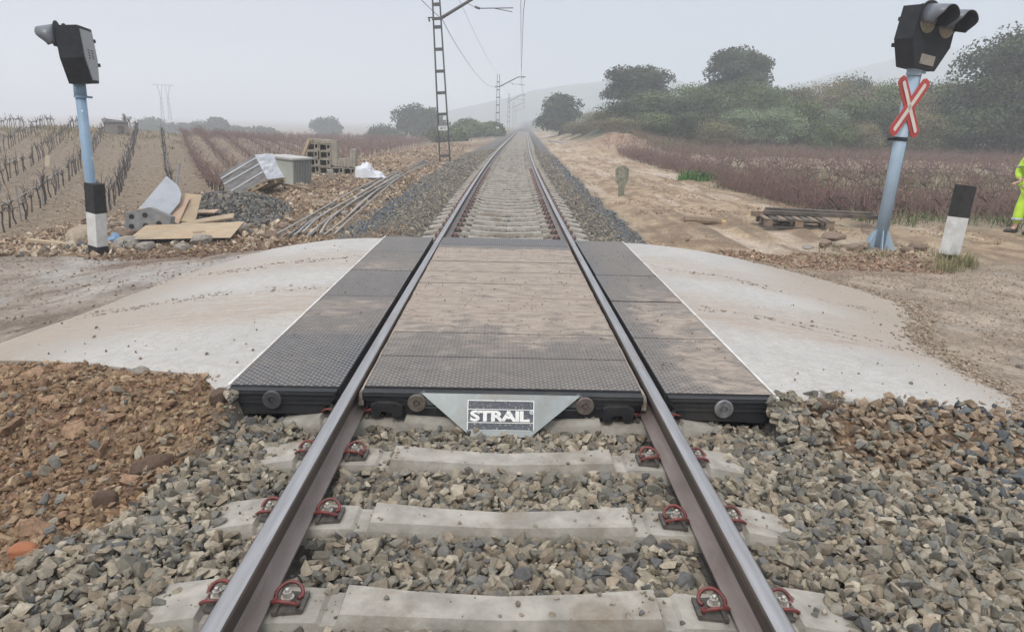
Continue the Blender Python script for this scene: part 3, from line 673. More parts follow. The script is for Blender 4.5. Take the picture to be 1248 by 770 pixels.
# ---------------------------------------------------------------- level crossing signals
BLUEP=simple('pale_blue_paint',(.33,.43,.52),(.26,.35,.44),3,.5,.15,.001,dirt=(.36,.38,.38))
def chipped():
    a=NT('chipped_blue'); v=a.pos(True); n=a.noise(v,5.5,6,.6); c=a.ramp(a.noise(v,3,3),[(.3,(.16,.25,.34)),(.7,(.22,.32,.42))]); c=a.mix(a.ramp(n,[(.63,0.),(.645,1.)]),c,(.62,.62,.60)); return a.end(c,.5,a.bump(n,.2,.002))
CHIP=chipped()
HB=simple('signal_black',(.006,.007,.010),(.012,.013,.017),9,.85,.15,.001); HG=simple('hood_grey',(.12,.13,.15),(.09,.10,.115),6,.38,.1,.001)
LENS=simple('lens_amber',(.22,.19,.12),(.13,.11,.075),30,.35,.6,.003); PLT=simple('plate_beige',(.30,.27,.22),(.22,.20,.165),14,.7,.2,.001)
REDP=simple('sign_red',(.48,.045,.035),(.36,.035,.03),6,.5,.1,.001,dirt=(.30,.06,.05)); WHP=simple('sign_cream',(.66,.62,.55),(.54,.50,.44),9,.6,.1,.001)
BKP=simple('post_black',(.010,.010,.010),(.022,.02,.018),12,.9,.3,.002); WTP=simple('post_white',(.62,.62,.60),(.46,.45,.42),5,.65,.3,.002,dirt=(.34,.29,.23))
BKPL=simple('back_plate',(.27,.275,.28),(.20,.205,.21),12,.5,.2,.001)
def signal_head(root,z,az,sc=.88,tilt=4,hl=.40):
    """az: heading of the lamps, 0 = +y, positive to the right"""
    h=Matrix.Translation((0,0,z))@Matrix.Rotation(-az,4,'Z')@Matrix.Rotation(R(-90),4,'X')@Matrix.Diagonal((1,-1,1,1))
    # local: x right, y up, z toward +y world  (looking along the lamps)
    hz=Matrix.Translation((0,0,z))@Matrix.Rotation(-az,4,'Z')@Matrix(((1,0,0,0),(0,0,1,0),(0,1,0,0),(0,0,0,1)))@Matrix.Diagonal((sc,sc,sc,1))
    hz=Matrix.Translation((0,0,z))@Matrix.Rotation(R(tilt),4,'Y')@Matrix.Translation((0,0,-z))@hz
    fr=[(-.25,.0),(.25,.0),(.47,.42),(.45,.96),(-.45,.96),(-.47,.42)]
    b=MB(); b.prism(fr,-.19,.17,hz); b.prism([(x*1.02,.01+(y-.01)*1.01) for x,y in fr],.16,.185,hz); hd=b.build('housing',HB,root,bevel=.012)
    for s in (-1,1):
        N=28; cxx,cyy,r=s*.235,.80,.255
        b=MB(); b.prism([(cxx+r*math.cos(2*math.pi*i/N),cyy+r*math.sin(2*math.pi*i/N)) for i in range(N)],.186,.202,hz); bd=b.build('backboard',HB,root)
        b=MB(); b.smooth=True
        V=[];F=[]; m_=5
        for j in range(m_):
            t=j/(m_-1); rr=.19*(1-.45*t*t) if j<m_ else 0
            for i in range(N): V.append((cxx+rr*math.cos(2*math.pi*i/N)*(1-t*.999),cyy-.07+rr*math.sin(2*math.pi*i/N)*(1-t*.999),.203+.05*math.sin(t*math.pi/2)))
        for j in range(m_-1):
            for i in range(N): F.append((j*N+i,j*N+(i+1)%N,(j+1)*N+(i+1)%N,(j+1)*N+i))
        b.add(V,F,hz); b.build('lens',LENS,root)
        b=MB(); b.smooth=True; V=[];F=[]; K=20; Ld=hl
        for t in (0,.5,1):
            for i in range(K+1):
                an=R(-35+250*i/K); low=max(0,-math.sin(an)); ln=.20+Ld*t-(.16*t)*(1-S(-.6,.45,math.sin(an)))
                V.append((cxx+.2*math.cos(an),cyy+.0+.2*math.sin(an)-.04*t,ln))
        for j in range(2):
            for i in range(K): F.append((j*(K+1)+i,j*(K+1)+i+1,(j+1)*(K+1)+i+1,(j+1)*(K+1)+i))
        b.add(V,F,hz); hood=b.build('hood',[HG,HB],root); md=hood.modifiers.new('s','SOLIDIFY'); md.thickness=.010; md.offset=0; md.material_offset=1
    b=MB(); b.box((0,.15,.192),(.34,.17,.010),M=None) if False else b.prism([(-.17,.07),(.17,.07),(.17,.23),(-.17,.23)],.186,.196,hz); b.build('plate',PLT,root)
    b=MB(); b.prism([(-.21,.05),(.21,.05),(.40,.42),(.39,.90),(-.39,.90),(-.40,.42)],-.205,-.191,hz); bp=b.build('back_door',BKPL,root)
    b=MB()
    for s in (-1,1):
        for k in range(4): b.prism([(s*.12-.045,.42+k*.045),(s*.12+.045,.42+k*.045),(s*.12+.045,.435+k*.045),(s*.12-.045,.435+k*.045)],-.212,-.206,hz)
    b.build('vent',HB,bp)
    b=MB()
    for yy in (.30,.72): b.prism([(.39,yy),(.45,yy),(.45,yy+.06),(.39,yy+.06)],-.225,-.19,hz)
    b.build('hinge',HB,bp)
x,y=6.04,11.49; g=gz(x,y)
sR=empty('crossing_signal',(x,y,g-.05),(R(0),R(2.9),0),'leaning pale blue signal post with a red and white crossbuck below its two hooded lamps','crossing signal','level crossing signals')
b=MB(); b.smooth=True; b.tube([(0,0,0),(0,0,2.86)],.092,24); b.build('pole',BLUEP,sR)
b=MB(); M4=[Matrix.Rotation(k*math.pi/3+.3,4,'Z') for k in range(6)]
for T in M4: b.prism([(.09,0),(.27,0),(.27,.02),(.105,.34),(.09,.34)],-.006,.006,T@Matrix.Rotation(R(90),4,'X'))
b.prism([(.28*math.cos(a*math.pi/8),.28*math.sin(a*math.pi/8)) for a in range(16)],0,.02); b.build('base_flange',BLUEP,sR)
signal_head(sR,2.79,math.atan2(.385,-.904))
b=MB(); b.tube([(0,0,2.70),(0,0,2.80)],.11,20); b.box((.13,-.02,2.76),(.06,.03,.05)); b.build('clamp',BLUEP,sR)
b=MB(); b.box((-.14,0,1.75),(.10,.04,.04)); b.tube([(0,0,1.73),(0,0,1.79)],.10,20); b.build('bracket',HB,sR)
b=MB(); b.tube([(.085,-.045,.30),(.085,-.045,1.2),(.087,-.045,2.2),(.08,-.05,2.72)],.008,6); b.build('cable',simple('grey_cable',(.16,.19,.22)),sR)
for k in range(6):
    b=MB(); b.tube([(.22*math.cos(k*1.047),.22*math.sin(k*1.047),.02),(.22*math.cos(k*1.047),.22*math.sin(k*1.047),.06)],.016,6); b.build('anchor_bolt',BOLT,sR)
az=math.atan2(.385,-.904); T=Matrix.Translation((-.10,0,2.23))@Matrix.Rotation(-az,4,'Z')@Matrix(((1,0,0,0),(0,0,1,0),(0,1,0,0),(0,0,0,1)))
cb=empty('crossbuck',(0,0,0)); cb.parent=sR
for k,s in enumerate((-1,1)):
    TT=T@Matrix.Rotation(s*R(34),4,'Z'); TT=T@Matrix.Rotation(s*R(34),4,'Z')
    zf=.135+.012*k
    arm=lambda hw,hl:[(-hw,-hl+hw*.6),(-hw*.5,-hl),(hw*.5,-hl),(hw,-hl+hw*.6),(hw,hl-hw*.6),(hw*.5,hl),(-hw*.5,hl),(-hw,hl-hw*.6)]
    b=MB(); b.prism(arm(.092,.50),zf,zf+.012,TT); b.build('cross_arm',REDP,cb)
    b=MB(); b.prism(arm(.032,.43),zf+.0125+(.012*(1-k)),zf+.0145+.012*(1-k),TT); b.build('white_stripe',WHP,cb)
x,y=6.57,10.48; g=gz(x,y)
bl=empty('guard_post',(x,y,g-.08),(R(0),R(5.5),R(25)),'short black and white striped guard post standing in sand right of the signal','guard post')
def stripes(root,segs,w,d,mats):
    z=0
    for k,(hh,mt) in enumerate(zip(segs,mats)):
        b=MB(); b.box((0,0,z+hh/2),(w-(.004 if k%2 else 0),d-(.004 if k%2 else 0),hh-.001)); b.build('band',mt,root,bevel=.008); z+=hh
stripes(bl,[.16,.55,.46],.27,.16,[BKP,WTP,BKP])
x,y=at(120,309); g=gz(x,y)
sL=empty('crossing_signal',(x,y,g-.06),(R(2),R(3.0),0),'leaning blue signal post with a striped black and white sleeve on the left verge','crossing signal','level crossing signals')
b=MB(); b.smooth=True; b.tube([(0,0,0),(-.02,0,1.0),(-.055,0,2.60)],.072,20); b.tube([(-.05,0,2.42),(-.056,0,2.64)],.084,20); b.build('pole',CHIP,sL)
slv=empty('striped_sleeve',(0,0,0),(0,R(2.6),R(-28))); slv.parent=sL; stripes(slv,[.20,.52,.45],.225,.19,[BKP,WTP,BKP])
b=MB(); b.tube([(-.052,0,2.40),(-.053,0,2.43)],.09,20); b.box((.07,0,2.415),(.09,.03,.03)); b.build('clamp',CHIP,sL)
hh=empty('lamp_head',(-.056,0,0),(R(0),R(-2),0)); 
signal_head(sL,2.60,math.atan2(-.97,-.26),.80,-7,.30)
bpy.data.objects.remove(hh)
for o in sL.children:
    if o.name.split('.')[0] in('housing','backboard','lens','hood','plate','back_door'): o.location.x+=.02; o.scale=(1,1,1)
# ---------------------------------------------------------------- kilometre stone
x,y=at(757,239); g=gz(x,y); LICH=simple('lichen_stone',(.22,.205,.155),(.12,.118,.085),16,.95,.7,.006,dirt=(.36,.34,.27))
km=empty('kilometre_stone',(x,y,g-.04),(0,R(-1),R(-6)),'mossy old kilometre stone with a pointed hexagonal top beside the ballast','marker stone')
T=Matrix.Rotation(R(90),4,'X'); b=MB(); b.prism([(-.075,0),(.075,0),(.085,.30),(.17,.46),(.185,.78),(.10,.85),(0,.88),(-.10,.85),(-.185,.78),(-.17,.46),(-.085,.30)],-.06,.06,T); b.build('stone',LICH,km,bevel=.018)
b=MB()
for k in range(5): b.prism([(-.08+k*.035,.56),(-.065+k*.035,.56),(-.065+k*.035,.76),(-.08+k*.035,.76)],.061,.066,T)
b.build('carved_figures',simple('stone_paint',(.42,.40,.33),(.2,.19,.14),20,.9,.4,.002),km)
# ---------------------------------------------------------------- catenary masts and wires
MAST=simple('mast_steel',(.085,.085,.085),(.06,.055,.05),4,.7,.3,.002); INS=simple('insulator',(.05,.035,.03),None,10,.4)
masts=[(35.0,8.2,'steel lattice catenary mast nearest the camera, left of the line with a small number plate'),(98,7.5,'second steel lattice catenary mast, standing beyond the near one'),(160,7.5,'third catenary mast, fading into the fog'),(222,7.5,'fourth catenary mast, faint in the fog'),(284,7.5,'farthest faint catenary mast in the fog')]
for i,(my,mh,lab) in enumerate(masts):
    mxx=float(cx(my))-(3.18 if i==0 else 3.05); g=gz(mxx,my)
    rt=empty('catenary_mast',(mxx,my,g),(0,R(-3.2) if i==0 else 0,0),lab,'catenary mast','catenary masts left of the line')
    H=mh-g; near=i<2
    wb,wt=.245,.145
    def hw(z): return wb+(wt-wb)*z/H
    for s in (-1,1):
        b=MB(); r_=.027
        for d_ in (-.09,.09): b.tube([(s*wb,d_,0),(s*wt,d_*.9,H)],r_*1.1,4)
        b.add([(s*wb,-.09,0),(s*wb,.09,0),(s*wt,.08,H),(s*wt,-.08,H)],[(0,1,2,3)])
        b.build('chord',MAST,rt)
    z=.35; k=0
    while z<H-.2:
        if i<3: b=MB(); b.box((0,0,z),(hw(z)*2,.17,.13)); b.build('batten',MAST,rt)
        z+=.95 if k else 1.9; k+=1
    b=MB(); b.box((0,0,-.25),(.8,.6,.62)); b.build('footing',simple('footing_concrete',(.30,.28,.25),(.22,.20,.18),5,.9,.4,.004),rt)
    za=5.95-g; b=MB(); b.box((0,0,za),(hw(za)*2+.12,.24,.10)); b.tube([(.15,0,za),(2.55,0,za+1.25),(3.55,0,za+1.28)],[.075,.06,.055],4); b.build('cantilever_arm',MAST,rt)
    b=MB(); b.tube([(1.35,0,za+.62),(1.75,0,za+.42)],.012,5); b.tube([(1.72,0,za+.44),(1.95,0,za+.36)],.05,8); b.tube([(1.95,0,za+.37),(3.45,0,za+.34)],.022,5); b.tube([(2.55,0,za+.36),(3.40,0,za+.18)],.018,5); b.tube([(3.2,0,za+1.4),(3.2,0,za+1.1)],.05,6); b.build('registration_arm',MAST,rt)
    b=MB(); b.box((-.30,0,za+.05),(.25,.05,.05)); b.tube([(-.36,0,za+.05),(-.36,0,za-.12)],.04,7); b.build('feeder_bracket',INS,rt)
    if near:
        b=MB(); zp=1.62 if i==0 else 1.3; b.box((0,-.13,zp),(.42,.008,.20)); npl=b.build('number_plate',simple('enamel_white',(.62,.62,.62),(.5,.5,.5),8,.5),rt)
        me=text_mesh('18-11',.13,.002,.003); me.materials.clear(); me.materials.append(BKP); me.transform(Matrix.Translation((0,-.136,zp))@Matrix.Rotation(R(90),4,'X')); link('plate_number',me,npl)
def span(y0,z0,y1,z1,dx0,dx1,sag,n=14):
    P=[]
    for k in range(n+1):
        t=k/n; yy=y0+(y1-y0)*t; P.append((float(cx(y0))+dx0+(float(cx(y1))+dx1-float(cx(y0))-dx0)*t,yy,z0+(z1-z0)*t-4*sag*t*(1-t)))
    return P
def wire(name,spans,r,label):
    P=[]
    for s in spans: P+=span(*s)[(1 if P else 0):]
    b=MB(); b.tube(P,r,4); tag(b.build(name,MAST),label,'overhead wire')
my=[-27]+[m[0] for m in masts]; st=[.25,.35,-.1,.2,-.1,.2]
wire('contact_wire',[(my[i],6.28,my[i+1],6.28,st[i],st[i+1],.03) for i in range(5)],.013,'lower contact wire hanging over the track, held by the registration arms')
wire('messenger_wire',[(my[i],7.25,my[i+1],7.25,st[i]*.6,st[i+1]*.6,.55) for i in range(5)],.013,'upper sagging messenger wire above the contact wire')
for k in range(1,9):
    t=k/9; y0,y1=35,98; yy=y0+(y1-y0)*t; z1=7.25-4*.55*t*(1-t); xx=float(cx(y0))*(1-t)+float(cx(y1))*t+.35*(1-t)-.1*t
    b=MB(); b.tube([(xx,yy,6.26),(xx*.995,yy,z1)],.006,4); tag(b.build('dropper_wire',MAST),'thin vertical dropper tying contact wire to messenger wire between the first two masts','dropper','droppers between the first two masts')
wire('feeder_wire',[(my[i],6.0,my[i+1],5.9,-3.4,-3.3,.9) for i in range(5)],.015,'dark feeder wire sagging between the left sides of the masts')
wire('earth_wire',[(my[i],7.9 if i==1 else 7.45,my[i+1],7.45 if i else 7.9,-3.1,-3.0,.5) for i in range(5)],.008,'thin faint wire strung between the tops of the masts')
# pylon in the fog
b_=empty('power_pylon',(-172,382,-1.2),(0,0,R(24)),'faint lattice power pylon in the fog above the left treeline','pylon')
for s in (-1,1):
    b=MB(); b.tube([(s*2.2,0,0),(s*1.6,0,9),(s*2.6,0,13.5)],.15,4); b.tube([(s*.9,0,0),(s*1.2,0,9),(s*.6,0,13.5)],.12,4)
    for k in range(5): b.tube([(s*(2.1-.1*k),0,1.8*k),(s*(1.0+.05*k),0,1.8*(k+1))],.10,4)
    b.build('leg',MAST,b_)
b=MB(); b.tube([(-4.5,0,13.5),(4.5,0,13.5)],.12,4); b.build('crossarm',MAST,b_); b_.scale=(1.1,1.1,1.25)
# ---------------------------------------------------------------- rocks
def far(px,dist,py=149):
    d=FW+RI*(px-624)/FPX+DN*(py-385)/FPX; return float(CAM[0]+d[0]*dist/d[1]),dist
ROCK=simple('rock_tan',(.36,.29,.21),(.20,.155,.11),3,.9,.8,.01,dirt=(.14,.125,.08)); ROCKG=simple('rock_grey',(.32,.285,.24),(.15,.14,.125),4,.9,.7,.008,dirt=(.22,.17,.12)); ROCKB=simple('rock_brown',(.24,.17,.12),(.13,.095,.07),4,.95,.8,.01)
def rock_mesh(seed,n=34):
    r=np.random.default_rng(seed); P=r.normal(size=(n,3)); P/=np.linalg.norm(P,axis=1)[:,None]; P=np.sign(P)*np.abs(P)**.8
    bm=bmesh.new()
    for p in P: bm.verts.new(p)
    bmesh.ops.convex_hull(bm,input=bm.verts); bmesh.ops.delete(bm,geom=[v for v in bm.verts if not v.link_faces],context='VERTS')
    bmesh.ops.bevel(bm,geom=list(bm.edges),offset=.07,segments=1,affect='EDGES')
    bmesh.ops.triangulate(bm,faces=bm.faces); bmesh.ops.subdivide_edges(bm,edges=bm.edges,cuts=1)
    for v in bm.verts:
        k=1+.10*float(fbm(v.co.x*1.0+seed,v.co.y+v.co.z*1.7,1.8,3,seed)); v.co*=k
    me=bpy.data.meshes.new('rock'); bm.to_mesh(me); bm.free(); return me
RM={}
def rock(x,y,sx,sy,sz,mat,label,group=None,seed=0,rz=0,sink=.25,name='rock'):
    key=(seed%5,mat.name)
    if key not in RM: RM[key]=rock_mesh(11+seed%5); RM[key]=RM[key]; RM[key].materials.append(mat)
    o=link(name,RM[key],None,(x,y,gz(x,y)+sz/2*(1-2*sink)),(random.uniform(-.1,.1),random.uniform(-.1,.1),rz)); o.scale=(sx/2,sy/2,sz/2)
    return tag(o,label,'rock',group)
WOODY=simple('plywood',(.40,.31,.20),(.28,.21,.135),4,.75,.2,.002,0,(1,6,1),dirt=(.33,.22,.13)); WOODP=simple('wood_pinkish',(.46,.33,.24),(.36,.25,.17),4,.8,.2,.002,0,(1,5,1))
WOODD=simple('wood_dark',(.10,.085,.07),(.05,.042,.036),6,.8,.4,.003,0,(1,7,1),dirt=(.18,.14,.10)); WOODG=simple('wood_old',(.24,.18,.12),(.14,.10,.075),6,.85,.4,.003,0,(1,7,1))
GREYW=simple('grey_white_sheet',(.36,.38,.41),(.28,.30,.33),4,.6,.2,.002); CBLK=simple('grey_block',(.22,.22,.215),(.14,.14,.135),9,.9,.5,.003,dirt=(.24,.20,.15))
WPL=simple('white_plastic',(.58,.59,.61),(.46,.47,.49),3,.35,.5,.01,0,(1,1,5)); GPL=simple('dull_plastic_wrap',(.26,.25,.24),(.15,.15,.15),6,.4,.7,.01,0,(1,1,3))
def put(name,mb,mat,x,y,dz,rot,label,cat,group=None,bevel=.0):
    o=mb.build(name,mat,None,(x,y,gz(x,y)+dz),rot,bevel=bevel); return tag(o,label,cat,group)
# left verge heap
x,y=at(101,293); rock(x,y,.55,.42,.40,ROCK,'large rounded tan boulder left of the striped signal sleeve',None,1,.2)
for (px,py,s_,sd,mt,lb) in [(147,284,.30,2,ROCKB,'brown rock stacked just right of the striped sleeve, above a darker one'),(153,292,.30,3,ROCKB,'brown rock lying just right of the blue scrap'),(141,277,.22,4,ROCK,'small pale rock behind the striped sleeve on its right'),(163,277,.24,0,ROCK,'tan rock left of the perforated grey block'),(150,273,.20,1,ROCK,'white-topped stone behind the brown rocks'),(127,283,.25,2,ROCKB,'brown stone half hidden by the striped sleeve'),(178,303,.30,4,ROCKG,'flat pale stone in front of the plywood, left one'),(200,306,.17,3,ROCKB,'small brown stone at the front edge of the debris heap'),(155,300,.42,1,ROCKG,'flat dark grey stone in front of the left end of the plywood'),(246,299,.34,0,ROCKG,'pale stone slab in front of the plywood, right one'),(293,282,.42,2,ROCKG,'long grey boulder at the right end of the debris heap'),(223,306,.26,4,ROCKG,'low grey stone at the front of the heap, towards the ramp'),(262,292,.20,1,ROCKG,'dark blue-grey stone at the right end of the plywood'),(332,287,.28,3,ROCKB,'brown earth lump by the near end of the pipes'),(345,280,.26,2,ROCKB,'dark brown lump beside the near end of the pipes'),(312,268,.25,1,ROCK,'tan rock on the slope above the grey boulder'),(390,250,.35,3,ROCK,'tan rock high on the brown spoil bank'),(300,245,.22,0,ROCK,'tan rock below the white wrapped pallet'),(420,262,.20,4,ROCKG,'grey rock between spoil bank and pipes')]:
    x,y=at(px,py); rock(x,y,s_*1.15,s_*.9,s_*.62,mt,lb,None,sd,sd*1.1)
x,y=at(40,299); x2,y2=at(112,300); Lp=math.hypot(x2-x,y2-y)
b=MB(); b.box((0,0,0),(Lp*1.35,.11,.045),j=.006); put('plank',b,WOODY,x+(x2-x)*.62,y+(y2-y)*.62,.035,(0,0,math.atan2(y2-y,x2-x)),'long narrow yellowish plank lying on the mud left of the striped sleeve','plank')
x,y=at(140,296); b=MB(); n=7
V=[(.05*i-.15,.045*j-.12,.04*math.sin(i*1.3+j)+.16*math.exp(-((i-3)**2+(j-2)**2)/4)) for i in range(n) for j in range(6)]; b.smooth=True; b.add(V,[(i*6+j,i*6+j+1,(i+1)*6+j+1,(i+1)*6+j) for i in range(n-1) for j in range(5)])
o=put('plastic_scrap',b,simple('blue_plastic',(.14,.27,.42),(.10,.18,.28),7,.4),x,y,.03,(.3,0,.4),'crumpled pale blue scrap right of the striped sleeve','scrap'); md=o.modifiers.new('s','SOLIDIFY'); md.thickness=.006
# perforated grey block
x,y=at(184,288); pb=empty('perforated_block',(x,y,gz(x,y)+.02),(R(-8),R(-6),R(14)),'grey block with round holes lying under the leaning pale sheet','block')
b=MB(); b.prism([(-.40,0),(.36,0),(.42,.20),(.10,.40),(-.30,.36)],-.18,.18,Matrix.Rotation(R(90),4,'X')); b.build('shell',CBLK,pb,bevel=.01)
for hx,hzz in ((-.25,.10),(-.02,.09),(.20,.10),(-.22,.27),(0,.27)):
    b=MB(); b.tube([(hx,-.187,hzz),(hx,-.176,hzz)],.045,14); b.build('hole',BKP,pb)
x,y=at(190,283); b=MB(); b.prism([(-.25,0),(.25,0),(.27,.50),(.20,.66),(.05,.76),(-.22,.80)],-.02,.02,Matrix.Rotation(R(90),4,'X')); b.prism([(-.24,.02),(-.20,.02),(-.18,.78),(-.22,.78)],-.05,-.02,Matrix.Rotation(R(90),4,'X'))
put('panel_sheet',b,GREYW,x-.06,y-.02,.22,(R(-30),R(30),R(-6)),'pale bluish-grey panel with a rounded end, propped up on the perforated block','panel',bevel=.006)
x,y=at(205,284); b=MB(); b.box((0,0,.28),(.26,.03,.58),j=.01); put('board',b,WOODP,x+.05,y+.1,.12,(R(-38),R(10),R(-4)),'pinkish board leaning upright beside the yellow board in the debris heap','board')
x,y=at(222,284); b=MB(); b.box((0,0,.30),(.34,.03,.62),j=.01); put('board',b,WOODY,x+.02,y+.15,.12,(R(-40),R(2),R(2)),'yellow plywood board leaning upright in the middle of the debris heap','board')
x,y=at(222,298); b=MB(); b.box((0,0,0),(1.65,.78,.03),j=.02); pw=put('plywood_sheet',b,WOODY,x,y+.25,.13,(R(9),R(-2),R(3)),'large stained plywood sheet lying at the front of the debris heap','board')
me=text_mesh('GP',.16,.0005,.004); me.materials.clear(); me.materials.append(simple('faded_print',(.16,.10,.06),(.30,.20,.11),30,.9)); me.transform(Matrix.Translation((.22,-.1,.0165))); link('lettering',me,pw)
x,y=at(250,284); b=MB(); b.box((0,0,0),(.95,.30,.03),j=.01); put('board',b,WOODY,x,y+.15,.20,(R(8),R(-9),R(14)),'yellow board lying crosswise on the right part of the plywood','board')
x,y=at(235,278); b=MB(); b.box((0,0,0),(.75,.26,.03),j=.01); put('board',b,WOODP,x,y+.3,.20,(R(4),R(-4),R(-6)),'pinkish board lying behind the crosswise yellow one','board')
x,y=at(208,290); b=MB(); b.box((0,0,0),(.5,.22,.025),j=.01); put('board',b,WOODP,x-.4,y+.35,.30,(R(10),R(16),R(35)),'short pinkish board wedged between the curved sheet and the upright boards','board')
# dark gravel heap
cxh,cyh=at(278,258); n=2600; a_=rng.uniform(0,2*math.pi,n); r_=np.sqrt(rng.random(n)); x=cxh+1.25*r_*np.cos(a_); y=cyh+1.7*r_*np.sin(a_); z=ground(x,y)+.20*(1-r_**2)
c=np.array([(.10,.10,.095),(.13,.125,.115),(.20,.175,.14),(.08,.08,.078)])[rng.integers(0,4,n)]*rng.uniform(.8,1.3,(n,1))
scatter('gravel_heap',VS,np.stack([x,y,z],-1),rand_rot(n),rng.uniform(.025,.05,n),c,BAL,label='dark blue-grey gravel heap behind the debris boards',cat='gravel')
# scattered stones and clods over spoil, sand and mud
def sprinkle(name,n,x0,x1,y0,y1,sz,pal,label,cat,mask=None,variants=VS,mat=SOIL):
    x=rng.uniform(x0,x1,n); y=y0*(y1/y0)**rng.random(n) if y1/y0>3 else rng.uniform(y0,y1,n)
    k=np.ones(n,bool) if mask is None else mask(x,y); x,y=x[k],y[k]; m=len(x); s=sz*rng.uniform(.4,1.,m)**2*1.+sz*.2
    c=np.array(pal)[rng.integers(0,len(pal),m)]*rng.uniform(.75,1.25,(m,1))
    scatter(name,variants,np.stack([x,y,ground(x,y)+s*.15],-1),rand_rot(m),np.stack([s,s*.85,s*.6],-1),c,mat,label=label,cat=cat)
sp_pal=[(.33,.24,.16),(.40,.31,.22),(.24,.17,.11),(.45,.37,.28),(.18,.13,.09)]
sprinkle('rubble_stones',15000,-9.5,-2.7,11,60,.075,sp_pal,'brown and tan rubble stones of the spoil bank between line and vineyard','rubble',lambda x,y:(x-cx(y)<-2.75)&(fbm(x,y,.5,3,88)>-.35))
sprinkle('field_stones',14000,-24,-7.5,13.5,42,.035,[(.30,.235,.165),(.36,.295,.22),(.20,.145,.10),(.26,.20,.14)],'small stones and clods covering the soil between the left vine rows','stones')
sprinkle('debris_stones',420,-7.6,-3.6,10.9,13.6,.10,[(.33,.27,.20),(.20,.16,.12),(.15,.15,.145),(.40,.34,.26)],'stones and earth lumps strewn round the debris heap on the left verge','rubble',lambda x,y:(fbm(x,y,.9,2,99)>-.15)&(y>11.3+.25*(x+6)),VB)
sprinkle('sand_clods',9000,2.3,9,9.8,45,.04,[(.38,.28,.19),(.34,.25,.17),(.44,.34,.25),(.40,.31,.22),(.26,.19,.13)],'small clods and stones scattered over the sandy track','clods',lambda x,y:fbm(x,y,.8,3,89)>.08)
sprinkle('rusty_clods',2200,1.6,6.2,9.62,10.9,.04,[(.24,.15,.10),(.18,.12,.08),(.32,.22,.15),(.28,.20,.14)],'rusty brown crumbs along the far edge of the right ramp','clods',lambda x,y:y>9.6+0*x)
sprinkle('brown_clods',5000,-6.2,-1.6,9.6,12.2,.045,[(.20,.13,.085),(.15,.10,.07),(.26,.19,.13)],'dark brown crumbs of earth beyond the left ramp','clods',lambda x,y:(y>9.6+.0*x)&(y>9.62+.12*(x+3.4)*0)&((x>-3.9)|(y>10.6)))
sprinkle('mud_crumbs',1500,-9,-3.2,4.6,11,.022,[(.20,.15,.11),(.27,.21,.16)],'small crumbs on the grey mud left of the ramp','clods')
sprinkle('mud_crumbs',9000,3.2,8,4.4,9.8,.016,[(.30,.23,.17),(.26,.20,.15),(.36,.29,.22)],'small crumbs of mud scattered right of the ramp','clods',lambda x,y:fbm(x,y,1.2,3,90)>-.15)
def ramp_stones():
    n=420; s=np.where(rng.random(n)<.5,-1,1); x=s*rng.uniform(1.6,3.8,n); y=4.1+5.3*rng.random(n)**1.6
    k=fbm(x,y,1.1,3,91)+.35*(y<5.2)>.12; x,y=x[k],y[k]; n=len(x)
    sz=.003+.012*rng.random(n)**4; c=np.array([(.20,.17,.14),(.27,.20,.14),(.22,.18,.14)])[rng.integers(0,3,n)]
    scatter('ramp_grit',VS,np.stack([x,y,rampz(x)+sz*.4],-1),rand_rot(n),sz,c,SOIL,label='dark grit and crumbs dropped on the concrete ramps',cat='grit')
    n=1500; x=rng.uniform(-1.5,1.5,n); y=rng.uniform(4.3,9.3,n); k=(np.abs(np.abs(x)-.87)>.08)&(fbm(x*.6,y*2,1.3,3,92)>.0); x,y=x[k],y[k]; n=len(x); sz=rng.uniform(.002,.008,n)
    scatter('deck_grit',VS,np.stack([x,y,np.zeros(n)+sz*.4],-1),rand_rot(n),sz,np.array([(.20,.14,.10),(.30,.22,.16)])[rng.integers(0,2,n)],SOIL,label='crumbs of mud dropped on the rubber deck',cat='grit')
ramp_stones()
def tyre_marks():
    X_=[];Y_=[]
    for s,y0,k in ((1,6.1,-.36),(1,7.9,-.40),(-1,6.6,-.22),(-1,8.1,-.34)):
        for off in (-.09,0,.09):
            n=130; t=rng.random(n)**.8; x=1.62+2.2*t; y=y0+k*(x-1.6)+off+.03*np.sin(x*6)+rng.normal(0,.02,n); keep=fbm(x*3,y*3+off*20,1.,2,95)>-.12; X_.append(s*x[keep]); Y_.append(y[keep])
    x=np.concatenate(X_); y=np.concatenate(Y_); n=len(x); sz=.003+.011*rng.random(n)**2
    k=(x<np.interp(y,*XR))&(x>-3.7); x,y,sz=x[k],y[k],sz[k]; n=len(x)
    scatter('tyre_mud',VS,np.stack([x,y,rampz(x)+.001],-1),flat_rot(n,.2),np.stack([sz*1.5,sz*1.2,sz*.4],-1),np.array([(.29,.23,.175),(.34,.28,.22),(.22,.17,.125)])[rng.integers(0,3,n)],SOIL,label='crumbly mud pressed into tyre tracks across the ramps',cat='mud')
    # fines lying on the sleepers
    P=[]
    for sy in SLY[:5]:
        m=150; xx=rng.uniform(-1.25,1.25,m); w_=np.where(np.abs(np.abs(xx)-.6)<.09,1,.25)+.5*(np.abs(xx)>1.0); kk=(rng.random(m)<w_)&(np.abs(np.abs(xx)-.87)>.09)
        for q in xx[kk]: P.append((q,sy+rng.uniform(-.07,.07)))
    P=np.array(P); n=len(P); a=np.abs(P[:,0]); zt=np.interp(a,[0,.3,.55,.565,.615,.63,1.015,1.03,1.24,1.3],[-.170,-.158,-.142,-.182,-.182,-.168,-.168,-.142,-.178,-.225]); sz=.003+.012*rng.random(n)**2
    scatter('sleeper_grit',VB,np.stack([P[:,0],P[:,1],zt+sz*.4],-1),flat_rot(n,.4),sz,stone_cols(n,0,0,.1),BAL,label='grit and small chips lying on the nearest sleepers',cat='grit')
